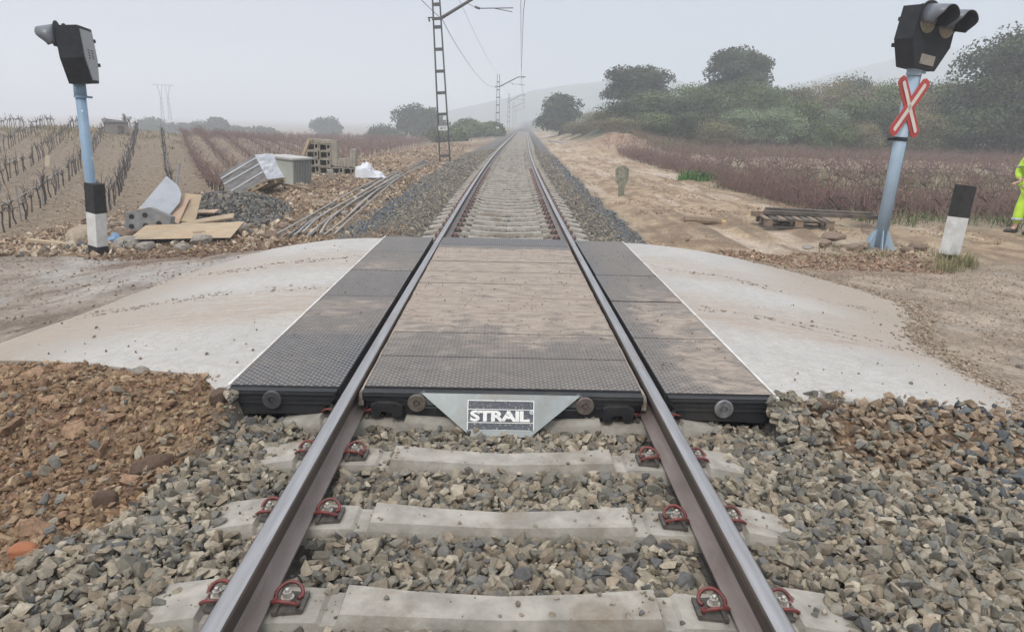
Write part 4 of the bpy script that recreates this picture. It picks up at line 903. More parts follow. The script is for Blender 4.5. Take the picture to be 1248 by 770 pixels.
tyre_marks()
# earth spilling over the outer ramp edges
x=[];y=[]
for k in range(2600):
    yy=random.uniform(4.15,9.4); xx=float(np.interp(yy,*XR))+random.gauss(.02,.10); x.append(xx); y.append(yy)
x=np.array(x); y=np.array(y); n=len(x); sz=.004+.016*rng.random(n)**2
scatter('edge_mud',VS,np.stack([x,y,rampz(x)+.0],-1),flat_rot(n,.3),np.stack([sz*1.4,sz*1.2,sz*.7],-1),np.array([(.30,.24,.175),(.25,.19,.14),(.34,.275,.21)])[rng.integers(0,3,n)],SOIL,label='crumbs of mud spilling over the outer edge of the right ramp',cat='mud')
for (px,py,s_,mt,lb,sd) in [(172,456,.075,ROCKG,'dark stone at the edge of the left ramp above the brown earth',1),(30,683,.085,simple('rusty_stone',(.34,.13,.06),(.25,.10,.05),9,.9,.5,.003),'rusty orange stone fragment at the left among grey ballast',2),(1243,445,.06,ROCKG,'small grey stone at the right frame edge on mud',3),(1226,517,.07,ROCKG,'grey stone at the tip of the right ramp',0)]:
    x,y=at(px,py); rock(x,y,s_*1.3,s_,s_*.8,mt,lb,None,sd,.5,.1)
# broken asphalt lumps in the brown earth
ASPH=simple('asphalt_lump',(.24,.155,.10),(.12,.08,.06),14,.95,.9,.01,dirt=(.07,.06,.055))
for (px,py,sx,sy,lb,sd) in [(185,570,.22,.07,'long broken asphalt slab edge between brown earth and ballast',1),(128,612,.12,.06,'dark asphalt lump at the lower end of the broken slab',2),(268,490,.12,.08,'cracked asphalt lump beside the left front corner of the deck',3),(1000,505,.18,.08,'broken dark asphalt lump right of the deck corner',0)]:
    x,y=at(px,py); rock(x,y,sx,sy,.10,ASPH,lb,None,sd,.75 if px<500 else .1,.15,'asphalt_lump')
# ---------------------------------------------------------------- wrapped pallet, panels, block stack
x,y=at(312,238); wp=empty('wrapped_pallet',(x-.05,y+.45,gz(x,y)-.02),(0,R(-27),R(-12)),'tilted pallet load wrapped in white plastic with dull grey sides','wrapped pallet')
def crumple(c,d,amp,n=9):
    b=MB(); b.smooth=False
    for ax in range(3):
        for sg in (-1,1):
            V=[]
            for i in range(n):
                for j in range(n):
                    p=[0,0,0]; p[ax]=sg; p[(ax+1)%3]=2*i/(n-1)-1; p[(ax+2)%3]=2*j/(n-1)-1
                    k=1+amp*float(fbm(p[0]*1.3+p[2]*2.1+5,p[1]*1.3+p[2],1.6,3,17)); V.append((c[0]+p[0]*d[0]/2*k,c[1]+p[1]*d[1]/2*k,c[2]+p[2]*d[2]/2*k))
            b.m=0 if (ax==2 and sg==1) or (ax==0 and sg==1) else 1
            b.add(V,[(i*n+j,i*n+j+1,(i+1)*n+j+1,(i+1)*n+j) for i in range(n-1) for j in range(n-1)])
    return b
crumple((0,0,.44),(1.15,.85,.68),.05).build('wrap',[WPL,GPL],wp)
b=MB(); 
for yy in(-.45,0,.45): b.box((0,yy,.04),(1.05,.10,.08))
for xx in (-.45,-.2,.05,.3,.5): b.box((xx,0,.09),(.1,1.1,.02))
b.build('pallet_base',WOODY,wp); wp.scale=(.92,.92,.9)
for zz in (.30,.52,.68):
    b=MB(); b.box((0,-.434,zz),(1.12,.012,.035),(0,R(random.uniform(-3,3)),0),j=.004); b.build('film_band',WPL,wp)
xq,yq=at(355,233); b=MB(); b.box((0,0,0),(1.0,.12,.04),j=.005); put('plank',b,WOODG,xq,yq,.10,(0,R(9),R(-8)),'weathered plank sloping down right of the wrapped load','plank')
x,y=at(346,226); cp=empty('panel_crate',(x,y+.5,gz(x,y)),(0,R(3),R(-28)),'greyish crate with one smooth pale side and one ribbed side behind the white wrapped load','crate')
b=MB(); b.box((0,0,.36),(.95,.72,.70)); b.build('box',simple('pale_green_panel',(.36,.37,.32),(.29,.30,.26),3,.7),cp,bevel=.01)
for k in range(11):
    b=MB(); b.box((.482,-.31+.062*k,.36),(.02,.03,.66)); b.build('rib',simple('grey_rib',(.24,.235,.22),(.16,.155,.15),6,.8),cp)
b=MB(); b.box((0,0,.735),(1.05,.82,.05)); b.build('lid',simple('crate_lid',(.42,.41,.39),(.30,.29,.27),5,.7),cp)
HOL=simple('hollow_block',(.34,.305,.245),(.23,.20,.16),4,.92,.5,.005,dirt=(.17,.15,.12))
xa,ya=at(376,220); xb,yb=at(432,219); ya=yb=(24.0); xa,_=far(371,ya); xb,_=far(431,yb); Wd=xb-xa
bs=empty('block_stack',(xa,ya,gz(xa,ya)-.10),(0,R(1.0),math.atan2(yb-ya,xb-xa)),'stack of hollow grey concrete blocks with dark openings, on the spoil bank','block stack')
cw=Wd/4.; rh=.245
for cI in range(4):
    rows=[5,5,3,2][cI]
    for rI in range(rows if cI!=2 else 2):
        j1,j2=random.uniform(-.015,.015),random.uniform(-.03,.03)
        X0=cI*cw+j1; Z0=rI*rh; d=.40; b=MB(); t=.035
        w_=cw-.015
        b.box((X0+cw/2,j2+d/2,Z0+t/2),(w_,d,t)); b.box((X0+cw/2,j2+d/2,Z0+rh-t/2-.004),(w_,d,t-.006))
        b.box((X0+cw/2-w_/2+t/2,j2+d/2,Z0+rh/2),(t,d-.006,rh-2*t-.002)); b.box((X0+cw/2+w_/2-t/2,j2+d/2,Z0+rh/2),(t,d-.006,rh-2*t-.002)); b.box((X0+cw/2+w_*.17,j2+d/2,Z0+rh/2),(t*.8,d-.01,rh-2*t-.002))
        b.box((X0+cw/2+w_*.33,j2+.03,Z0+rh*.27),(w_*.22,.04,rh*.18)); b.box((X0+cw/2,j2+d-.02,Z0+rh/2),(w_-.01,.02,rh-.01))
        b.build('hollow_block',HOL,bs)
for (X0,w_,z0,h) in [(0.01,cw*1.0,5*rh,.13),(cw*1.02,cw*.98,5*rh,.12),(cw*2.0,cw*.5,2*rh,.88),(cw*2.5,cw*.48,2*rh,.28),(cw*3.0,cw*.55,2*rh,.30),(cw*3.55,cw*.43,2*rh,.62)]:
    for k in range(2):
        b=MB(); b.box((X0+w_*(.25+.5*k),.2+random.uniform(-.02,.02),z0+h/2+.002),(w_*.48,.36,h*random.uniform(.86,1.))); b.build('solid_block',HOL,bs,bevel=.006)
# leaning timbers
for k in range(7):
    xk,yk=far(341+k*2.2,23.1); b=MB(); L=1.55-.05*abs(k-3); b.box((0,0,L/2),(.07,.045,L),j=.006)
    tag(b.build('timber',[WOODY,WOODG,WOODP][k%3],None,(xk,yk-.03*k,gz(xk,yk)+.0*k),(R(-3),R(35-2.*k),R(5))),'rough brown timber leaning against the left side of the block stack','timber','timbers leaning on the block stack')
# white tarp heap
x,y=at(443,217); b=MB(); b.smooth=False; n=12; V=[]
for i in range(n):
    for j in range(n):
        a,c=2*i/(n-1)-1,2*j/(n-1)-1; r=max(abs(a),abs(c)); V.append((a*.38*(1+.25*(c<0)*r)+.10*float(fbm(a*3,c*3,1.,2,6)),c*.35,max(0,(.36 if a<.1 else .36-.38*(a-.1))*(1-r**4)+.30*float(fbm(a*1.6,c*1.6,1.7,4,4))*(r<.98))))
b.add(V,[(i*n+j,i*n+j+1,(i+1)*n+j+1,(i+1)*n+j) for i in range(n-1) for j in range(n-1)]); o=put('tarpaulin',b,WPL,x+.02,23.9,.0,(0,0,.3),'crumpled white tarpaulin heap at the right end of the block stack','tarpaulin'); md=o.modifiers.new('s','SOLIDIFY'); md.thickness=.005
# small slabs on spoil
for (px,py,w_,h_,lb) in [(363,212,.18,.30,'small pale stone slab standing left of the hollow blocks'),(403,222,.16,.26,'small pale slab standing before the hollow blocks'),(270,252,.10,.22,'short pale post stub beside the gravel heap, left of two'),(277,252,.09,.20,'short pale post stub beside the gravel heap, right of two')]:
    x,y=at(px,py); b=MB(); b.box((0,0,h_/2),(w_,.07,h_),j=.02); put('stone_slab',b,HOL,x,y,.08,(R(random.uniform(-8,8)),R(random.uniform(-8,8)),R(random.uniform(-20,20))),lb,'slab',bevel=.01)
# pipes
PVC=simple('grey_conduit',(.32,.305,.28),(.22,.21,.19),2,.6,.2,.002,0,dirt=(.25,.20,.15)); PVD=simple('dark_conduit',(.10,.10,.105),(.06,.06,.065),3,.5)
ctrl=[(374,290),(400,268),(440,241),(480,216),(522,199)]
for k in range(10):
    pts=[]; off=(k-4)*.095
    for i,(px,py) in enumerate(ctrl):
        x,y=at(px,py); pts.append(Vector((x+off*(1.1-.12*i)+random.uniform(-.07,.07),y+random.uniform(-.1,.1),gz(x,y)+.025+ (.05 if k%3==0 else 0)+random.uniform(0,.03))))
    if k in(6,7): pts=pts[:4]
    if k==8: pts=[p+Vector((-.25*i*.5,0,0)) for i,p in enumerate(pts[1:])]
    P=[]
    for i in range(len(pts)-1):
        p0=pts[max(i-1,0)];p1=pts[i];p2=pts[i+1];p3=pts[min(i+2,len(pts)-1)]
        for t in (0,.25,.5,.75): P.append(.5*((2*p1)+(-p0+p2)*t+(2*p0-5*p1+4*p2-p3)*t*t+(-p0+3*p1-3*p2+p3)*t**3))
    P.append(pts[-1]); b=MB(); b.smooth=True; b.tube(P,.019,8); dk=k in (1,5)
    tag(b.build('conduit_pipe',PVD if dk else PVC),'dark conduit pipe in the bundle along the ballast edge' if dk else 'pale grey conduit pipe in the bundle along the left ballast edge','pipe','conduit pipes lying beside the line')
# far side: a pair of pale troughs right of the line in the distance
for k,(px,py) in enumerate([(668,173)]):
    x,y=at(px,py); b=MB(); b.tube([(0,0,.12),(1.2,-9,.10)],.09,6); b.tube([(.35,0,.12),(1.6,-9,.10)],.09,6); put('cable_trough',b,PVC,x,y,0,(0,0,0),'pale pair of cable troughs lying far off at the right ballast edge','trough')
# ---------------------------------------------------------------- pallet, log, stones on the right
x,y=at(975,280); pal=empty('wooden_pallet',(x-.0,y+.35,gz(x,y)),(0,0,R(-9)),'old dark wooden pallet lying on the sand behind the ramp','pallet')
for yy in (-.42,0,.42):
    for xx in (-.55,0,.55):
        b=MB(); b.box((xx,yy,.075),(.15,.11,.10),j=.004); b.build('foot_block',WOODG,pal)
    b=MB(); b.box((0,yy,.135),(1.26,.11,.02)); b.build('runner',WOODD,pal)
    b=MB(); b.box((0,yy,.013),(1.26,.11,.022)); b.build('skid',WOODD,pal)
for k in range(9):
    b=MB(); b.box((-.58+.145*k,0,.158),(.095,.96,.022),(0,0,random.uniform(-.02,.02)),j=.003); b.build('slat',[WOODG,WOODD][k%2],pal)
for k,(px,py,L,dz,rz,mt,lb) in enumerate([(978,262,2.15,.255,-3,WOODD,'long dark beam lying across the back of the old pallet'),(965,258,2.0,.30,-6,WOODD,'second dark beam, behind and above the other on the pallet'),(928,262,.75,.22,6,WOODG,'short tan-ended plank sticking out left of the pallet')]):
    xx,yy=at(px,py+8); b=MB(); b.box((0,0,0),(L,.12,.07 if k<2 else .10),j=.006); o=put('beam',b,mt,xx,y+.45+.12*k,dz,(0,R(1),R(rz)),lb,'beam')
x,y=at(864,271); lg=empty('log',(x,y,gz(x,y)+.06),(0,R(1),R(-9)),'short rough log with a broken yellow end lying on the sandy track','log')
b=MB(); P=[(-.48,0,.01),(-.3,.01,.02),(-.1,-.01,.015),(.1,.012,.02),(.25,0,.0)]; b.tube(P,[.075,.085,.08,.078,.06],9); b.build('bark',WOODG,lg)
b=MB(); b.tube([(.23,0,.0),(.36,.02,-.02),(.48,-.02,-.04)],[.062,.045,.012],7); b.build('broken_end',simple('fresh_wood',(.58,.38,.14),(.40,.25,.10),9,.8),lg)
for (px,py,sx,sy,sz,mt,lb,sd) in [(1015,293,.42,.30,.16,ROCKB,'flat brown stone behind the tan slab at the signal foot',1),(1036,303,.62,.42,.20,ROCK,'large flat tan stone slab at the foot of the right signal',2),(1042,307,.36,.22,.15,ROCKB,'dark pinkish stone in front of the flat tan slab',3),(1005,300,.30,.2,.12,ROCKB,'low brown stone left of the flat tan slab',4),(1118,306,.30,.25,.17,ROCKB,'reddish earth lump between signal and guard post',0),(1105,309,.22,.2,.12,ROCKB,'small reddish lump right of the signal base',2),(985,300,.2,.15,.09,ROCKG,'small grey stone farther left of the tan slab',1)]:
    x,y=at(px,py); rock(x,y,sx,sy,sz,mt,lb,None,sd,.3*sd-.4,.2)
# ---------------------------------------------------------------- shed on the hill
x,y=far(141,47); g=gz(x,y)
sh=empty('stone_shed',(x,y,g-.35),(0,0,R(38)),'small grey stone shed on the crest of the left hill','shed')
b=MB(); b.box((0,0,.62),(1.7,1.5,1.35)); b.build('wall',simple('shed_wall',(.22,.20,.18),(.16,.145,.13),2,.9,.5,.01),sh)
b=MB(); b.prism([(-.95,1.26),(.95,1.26),(.95,1.33),(-.95,1.50)],-.85,.85,Matrix.Rotation(R(90),4,'X')); b.build('roof',simple('shed_roof',(.24,.235,.23),(.17,.165,.16),3,.85),sh)
b=MB(); b.box((.2,-.752,.5),(.5,.02,1.0)); b.build('door',WOODD,sh)
b=MB(); b.box((.95,-.9,.6),(.12,.12,1.5)); b.build('post',HOL,sh); sh.scale=(.7,.7,.85)
# ---------------------------------------------------------------- vines
BARK=simple('vine_bark',(.075,.058,.045),(.04,.033,.027),12,.95,.6,.004); CANE=simple('vine_cane',(.20,.12,.10),(.12,.078,.065),9,.85,.3,.002)
GRP=simple('post_grey',(.28,.28,.28),(.18,.18,.18),6,.7,.2,.002,.3)
def vine(seed,red,lod=0):
    r=random.Random(seed); b=MB(); b.m=0; k=5 if lod==0 else 3
    lean=r.uniform(-.30,.30); ht=.46 if not red else .30; tw=[(0,0,-.05),(lean*.3+r.uniform(-.05,.05),r.uniform(-.04,.04),ht*.5),(lean,0,ht)]
    b.tube(tw,[.026,.020,.020],k)
    for s in (-1,1):
        L=.46 if not red else .25
        b.tube([(lean,0,ht),(lean+s*L*.5,r.uniform(-.03,.03),ht+.09),(lean+s*L-lean*.5,r.uniform(-.03,.03),ht+.08)],[.020,.017,.015],k-1 if lod==0 else 3)
    nc=(7 if not red else 15) if lod==0 else (5 if not red else 9)
    b.m=1
    for i in range(nc):
        a=r.uniform(-1,1)*(.42 if not red else .28); h=r.uniform(.08,.34)*(1 if r.random()<.8 else 1.6) if not red else r.uniform(.15,.70)
        dx,dy=r.uniform(-.14,.14),r.uniform(-.12,.12)
        if red: dx,dy=r.uniform(-.42,.42),r.uniform(-.45,.45)
        z0=ht+r.uniform(0,.08); droop=r.uniform(-.75,.25) if red else r.uniform(-.5,.05)
        m_=(lean+a+dx*.5+r.uniform(-.05,.05),dy*.5,z0+h*r.uniform(.5,.8))
        P=[(lean+a,0,z0),m_,(lean+a+dx*1.2,dy*1.2,z0+h*(1+droop))]
        if lod==0: b.tube(P,[.009,.0065,.004],3,cap=False)
        else: b.tube(P if red else P[::2],[.011,.009,.006] if red else [.011,.007],3,cap=False)
    return b
VL=[vine(i,False).mesh('grapevine',[BARK,BARK]) for i in range(6)]; VR=[vine(20+i,True).mesh('grapevine',[BARK,CANE]) for i in range(6)]
def lodv(seeds,red): return [tris_of(vine(s,red,1)) for s in seeds]
dL=np.array((-.419,.908)); nL=np.array((.908,.419)); rotL=math.atan2(.908,-.419)
def row_pts(s,y0,y1,step):
    pts=[]; y=y0
    while y<y1:
        x=(s-nL[1]*y)/nL[0]; pts.append((x,y)); y+=step*dL[1]
    return pts
left_rows=[(.15,19.5,49,.75),(1.44,19.5,52,.75)]+[( -1.35-1.75*k,13.6+.6*k,52,.82) for k in range(8)]
pts=[]
for s,y0,y1,st in left_rows:
    for (x,y) in row_pts(s,y0,y1,st): pts.append((x+random.uniform(-.05,.05),y+random.uniform(-.05,.05),1 if s>1 else 0,1.0))
red_rows=[2.7+1.55*k for k in range(26)]
for s in red_rows:
    y0=max(24,(s+8.0)/.419); y0=max(19.5+ (s-1.44)*2.2,y0*.9) if s<8 else y0*.93
    for (x,y) in row_pts(s,y0,96,.85): 
        if x<-6.5-.02*y: pts.append((x+random.uniform(-.06,.06),y+random.uniform(-.06,.06),1,1.))
def in_view(x,y,z=0):
    d=np.array((x,y,z))-CAM; q=d@FW
    return q>1 and abs(d@RI)/q<.76
PL=[p for p in pts if in_view(p[0],p[1])]
PL.sort(key=lambda p:math.hypot(p[0],p[1]))
ptsR=[]
yy=16.4; 
while yy<56:
    xx=7.15+.9*float(fbm(yy,1,.3,2,7))+ (.0 if yy>18 else 0)
    while xx<min(.82*yy+6,44): ptsR.append((xx+random.uniform(-.2,.2),yy+random.uniform(-.15,.15)+.05*(xx-7),1)); xx+=.85
    yy+=1.9
ptsR=[p for p in ptsR if in_view(p[0],p[1])]; ptsR.sort(key=lambda p:math.hypot(p[0],p[1]))
NI=148
for i,(x,y,red,_) in enumerate(PL[:NI]):
    o=link('grapevine',(VR if red else VL)[i%6],None,(x,y,gz(x,y)),(0,0,rotL+random.choice((0,math.pi))+random.uniform(-.1,.1))); sc=random.uniform(.85,1.15); o.scale=(sc,sc,sc*random.uniform(.75,1.0))
    tag(o,'reddish bare vine in the dense block left of the line' if red else 'bare dark grapevine in the trellised rows of the left field','vine','vines of the left field')
for i,(x,y,_) in enumerate(ptsR[:NI]):
    o=link('grapevine',VR[i%6],None,(x,y,gz(x,y)),(0,0,random.uniform(-.3,.3)+random.choice((0,math.pi)))); sc=random.uniform(.75,1.1); o.scale=(sc,sc,sc)
    tag(o,'bare reddish grapevine among the tangled rows of the right field','vine','vines of the right field')
def vine_mass(name,P,red,mats,label,rot):
    P=np.array([(p[0],p[1]) for p in P]); n=len(P)
    var=lodv(range(40,46),red); z=ground(P[:,0],P[:,1])
    t=rot+rng.uniform(-.2,.2,n)+rng.integers(0,2,n)*math.pi; c,s=np.cos(t),np.sin(t); Z=np.zeros(n); O=np.ones(n)
    Rm=np.stack([np.stack([c,-s,Z],-1),np.stack([s,c,Z],-1),np.stack([Z,Z,O],-1)],-2)
    return scatter(name,var,np.stack([P[:,0],P[:,1],z],-1),Rm,rng.uniform(.85,1.1,n),None,mats,label=label,cat='vines')
vine_mass('distant_vines',[p for p in PL[NI:] if not p[2]],False,BARK,'farther bare vines of the left trellised rows',rotL)
vine_mass('distant_vines',[p for p in PL[NI:] if p[2]],True,CANE,'reddish mass of bare vines filling the field behind the block stack',rotL)
vine_mass('distant_vines',ptsR[NI:],True,CANE,'farther reddish bare vines filling the right field up to the shrub bank',0)
# trellis posts and wires
npost=0
for ri,(s,y0,y1,st) in enumerate(left_rows):
    P=row_pts(s,y0-.6,46,4.6 if ri<2 else 3.6)
    for i,(x,y) in enumerate(P[:9]):
        if not in_view(x,y): continue
        b=MB(); h=.85 if i else 1.1; r_=.016 if i else .030
        b.tube([(0,0,-.1),(0,0,h)],r_,6); o=b.build('trellis_post',GRP if not (ri%3==1) else WOODG,None,(x,y,gz(x,y)),(random.uniform(-.06,.06) - (.3 if i==0 else 0)*1,random.uniform(-.06,.06)+(.12 if i==0 else 0),0)); npost+=1
        tag(o,'stout leaning end post of a vine row in the left field' if i==0 else 'thin grey trellis post standing among the vines of the left field','post','end posts of the left vine rows' if i==0 else 'trellis posts of the left field')
    for hz_ in (.56,):
        b=MB(); b.tube([(x,y,gz(x,y)+hz_) for x,y in row_pts(s,y0-.6,44,3.6)],.010,3); tag(b.build('trellis_wire',GRP),'thin wire running along one vine row of the left field','wire','trellis wires of the left field')
for (px,py,h) in [(22,212,.42),(58,208,.42)]:
    x,y=at(px,py); b=MB(); b.box((0,0,h/2),(.16,.03,h)); o=put('pale_stake',b,simple('stake_pale',(.52,.42,.32),(.42,.33,.25),5,.8),x,y,.15,(0,.2,.2),'pale wooden stake among vines, left one of two' if px<40 else 'pale wooden stake among vines, right one of two','stake')
# ---------------------------------------------------------------- leafy things
def leaf_mat(name,attr='tint'):
    a=NT(name); at_=a.n('Attribute',attribute_name=attr); a.b.inputs['Roughness'].default_value=.75; a.b.inputs['Specular IOR Level'].default_value=.25
    a.l(at_.outputs['Color'],a.b.inputs['Base Color']); return a.m
LEAF=leaf_mat('foliage')
def blob_crown(nleaf,W,Dp,H,lo,pal,lsz,seed,nblob=26,stretch=1.,flat=.55):
    r=np.random.default_rng(seed)
    B=[];
    for i in range(nblob):
        a=r.uniform(0,2*math.pi); t=r.uniform(0,1)**.6; zz=r.uniform(0,1)
        rr=t*math.sqrt(max(0.05,1-(2*zz-1)**2*.8 if zz>.5 else 1-.25*(1-2*zz)))
        B.append((W/2*rr*.78*math.cos(a),Dp/2*rr*.78*math.sin(a),lo+(H-lo)*(.12+.74*zz),r.uniform(.16,.30)*W*stretch,r.uniform(.5,1.35)))
    B=np.array(B); w=B[:,3]**2; idx=r.choice(nblob,nleaf,p=w/w.sum()); b=B[idx]
    d=r.normal(size=(nleaf,3)); d/=np.linalg.norm(d,axis=1)[:,None]; d[:,2]=np.where(d[:,2]<-.4,-d[:,2]*.5,d[:,2])
    P=b[:,:3]+d*(b[:,3]*r.uniform(.45,1.08,nleaf)**.6)[:,None]*np.array((1,1,flat+.2)); P[:,2]=np.maximum(P[:,2],lo*.6)
    q=r.normal(size=(nleaf,3))*.6+d*.8+np.array((0,0,.3)); q/=np.linalg.norm(q,axis=1)[:,None]
    t=np.cross(q,r.normal(size=(nleaf,3))); t/=np.linalg.norm(t,axis=1)[:,None]; s=np.cross(q,t)
    L=lsz*r.uniform(.6,1.3,nleaf)[:,None]; a0=P-t*L*.5; a1=P+s*L*.32; a2=P+t*L*.5; a3=P-s*L*.32
    V=np.stack([a0,a1,a2,a3],1).reshape(-1,3); F=(np.arange(nleaf)*4)[:,None]+np.array((0,1,2,3))
    c=np.array(pal)[r.integers(0,len(pal),nleaf)]*(b[:,4][:,None])*r.uniform(.9,1.1,(nleaf,1))
    return V,F,np.repeat(c,4,axis=0)
def tree_mesh(kind,seed,W,H,lo,pal,nleaf,lsz,nblob=26,flat=.55):
    nleaf=int(nleaf*2.2); lsz*=1.5
    V,F,C=blob_crown(nleaf,W,W*.9,H,lo,pal,lsz,seed,nblob,1.,flat); return tri_mesh('crown',V,F,LEAF,C)
TRK=simple('tree_bark',(.11,.09,.07),(.07,.055,.045),5,.95,.6,.01)
def trunk_mesh(seed,W,H,lo):
    r=random.Random(seed); b=MB(); th=lo+(H-lo)*.35; b.tube([(0,0,-.2),(r.uniform(-.1,.1),0,lo*.6),(r.uniform(-.2,.2),.1,th)],[W*.045,W*.035,W*.02],8)
    for k in range(6):
        a=k*1.05+r.random(); z0=lo*.6+(th-lo*.6)*r.random(); l=W*.33
        b.tube([(0,0,z0),(l*.5*math.cos(a),l*.5*math.sin(a),z0+(H-z0)*.3),(l*math.cos(a),l*math.sin(a),z0+(H-z0)*.6)],[W*.02,W*.014,W*.006],5)
    return b.mesh('trunk',TRK)
OAK=[(.046,.062,.028),(.058,.074,.034),(.038,.048,.024),(.07,.084,.04)]
BUSH=[(.095,.128,.04),(.12,.15,.053),(.07,.095,.035),(.14,.16,.066)]
SAGE=[(.20,.25,.14),(.16,.21,.11),(.24,.28,.17)]
DRY=[(.20,.165,.09),(.15,.135,.07),(.23,.19,.11),(.13,.14,.06)]
def tree(px,dist,top,wpx,label,pal=OAK,seed=1,nleaf=5000,lsz=.20,lofrac=.18,group=None,cat='tree',dz=0,name='tree',flat=.55,nblob=48):
    x,y=far(px,dist); g=gz(x,y)+dz; sc=FPX/( (np.array((x,y,g))-CAM)@FW ); hor=149.5+.0244*(px-615)
    H=(hor-top)/sc+CAM[2]-g; Wm=wpx/sc
    o=empty(name,(x,y,g),(0,0,0),label,cat,group)
    link('trunk',trunk_mesh(seed,Wm,H,H*lofrac),o); link('crown',tree_mesh('t',seed,Wm,H,H*lofrac,pal,nleaf,lsz,nblob,flat),o); return o
tree(772,84,84,80,'broad flat-topped dark tree rising above the shrubs right of the line',seed=3,nleaf=8000,nblob=34,flat=.4,dz=.3)
tree(895,80,67,80,'round dark tree crown standing highest above the middle of the shrub bank',seed=4,nleaf=8000,nblob=30,dz=.3)
tree(1246,55,37,156,'big dense dark evergreen tree at the right frame edge behind the vineyard',seed=5,nleaf=26000,lsz=.17,lofrac=.0,nblob=110,flat=.5)
tree(682,100,116,52,'dark rounded tree nearest the line at the left end of the shrub bank',seed=6,nleaf=6000,lofrac=.0,nblob=60)
tree(397,200,146,36,'lone fog-greyed tree far across the vineyard, above the block stack',seed=7,nleaf=2500,lsz=.5,lofrac=.1)
tree(515,135,133,64,'large fog-greyed tree left of the line, behind the nearest mast',seed=8,nleaf=5000,lsz=.36,lofrac=.04,nblob=34)
tree(468,130,156,50,'low bushy tree left of the large foggy tree behind the mast',seed=9,nleaf=2500,lsz=.25,lofrac=.03,cat='bush')
tree(572,105,150,46,'bushy clump beside the second mast, left of the line',BUSH,seed=10,nleaf=3500,lsz=.22,lofrac=.03,cat='bush',name='bush')
tree(545,84,162,50,'low bush between the nearest mast and the second mast',BUSH,seed=12,nleaf=2500,lsz=.22,lofrac=.03,cat='bush',name='bush')
tree(600,110,152,34,'tall bush right against the second mast',BUSH,seed=13,nleaf=2500,lsz=.25,lofrac=.03,cat='bush',name='bush')
for i,(px,top,wpx,lb) in enumerate([(185,149,50,'foggy tree at the left end of the far treeline'),(215,154,34,'low foggy tree between two taller ones at the left of the far treeline'),(243,150,36,'foggy tree near the middle of the far treeline, below the pylon'),(262,144,30,'tallest foggy tree of the far treeline'),(222,151,24,'small foggy crown just left of the pylon foot'),(284,157,34,'low foggy crown right of the tallest far tree'),(322,158,36,'rounded foggy bush at the right end of the far treeline'),(300,161,40,'low foggy hedge clump linking far trees'),(165,158,34,'low foggy bush left of the far treeline beside the hill')]):
    tree(px,185+i%3*8,top,wpx,lb,seed=20+i,nleaf=1500,lsz=.6,lofrac=.05,dz=-.1)
# shrub bank
SHM=[]
for k,(pal,ls) in enumerate([(BUSH,.13),(OAK,.13),(SAGE,.11),(DRY,.10),(BUSH,.12)]):
    V,F,C=blob_crown(9000,4.2,3.8,3.0,.0,pal,ls*1.25,60+k,34,1.1,.6); SHM.append(tri_mesh('foliage',V,F,LEAF,C))
stemb=MB()
for k in range(6): a=k*1.05; stemb.tube([(0,0,-.2),(.3*math.cos(a),.3*math.sin(a),.5),(.9*math.cos(a),.9*math.sin(a),1.4)],[.06,.04,.02],5)
STM=stemb.mesh('stems',TRK)
kinds=['dense green shrub','dark evergreen shrub','pale sage-green shrub','dry brownish shrub','bright green bushy shrub']
for (px,dist,top,wpx,kd) in [(712,78,148,46,3),(735,72,136,60,3),(765,70,124,70,1),(800,70,118,70,0),(835,68,120,70,1),(868,70,108,62,4),(905,70,102,70,4),(938,68,112,60,0),(800,62,140,70,0),(850,60,138,70,1),(760,62,146,60,3),(905,58,135,58,2),(950,58,134,60,2),(980,60,128,60,0),(985,74,104,60,3),(1015,72,100,56,3),(1035,76,98,50,1),(1010,60,135,50,2),(1045,60,125,60,0),(1060,72,104,56,3),(1085,64,108,60,0),(1080,58,130,56,1),(1115,62,112,60,3),(1140,66,104,60,1),(1165,62,108,60,0),(1130,56,136,60,3),(1160,56,140,60,4),(880,56,148,56,3),(1020,55,150,50,4),(1060,55,150,50,3),(700,86,150,36,1),(840,78,108,60,0),(960,76,110,60,1)]:
    x,y=far(px,dist); g=gz(x,y); q=FPX/((np.array((x,y,g))-CAM)@FW); hor=149.5+.0244*(px-615); H=max(1.2,(hor-top)/q+CAM[2]-g); Wm=wpx/q
    o=empty('shrub',(x,y,g),(0,0,random.uniform(0,6.28)),kinds[kd]+' in the hedge-like bank behind the right vineyard','shrub',kinds[kd]+'s of the bank'); o.scale=(Wm/4.1,Wm/4.1,H/3.0)
    link('foliage',SHM[kd],o); link('stems',STM,o)
# bare tree by the shed
x,y=far(152,48); b=MB(); r=random.Random(5)
def branch(p,d,L,rad,dep):
    q=p+d*L; b.tube([p,(p+q)/2+Vector((r.uniform(-.05,.05),)*3),q],[rad,rad*.85,rad*.65],4 if dep>1 else 3)
    if dep>0:
        for k in range(3 if dep>1 else 4): branch(p+d*L*r.uniform(.55,1),(d+Vector((r.uniform(-.8,.8),r.uniform(-.8,.8),r.uniform(-.1,.5)))).normalized(),L*.68,rad*.55,dep-1)
branch(Vector((0,0,-.1)),Vector((0,0,1)),.55,.07,4); put('bare_tree',b,BARK,x,y,0,(0,0,0),'small leafless tree beside the stone shed on the left hill','tree')
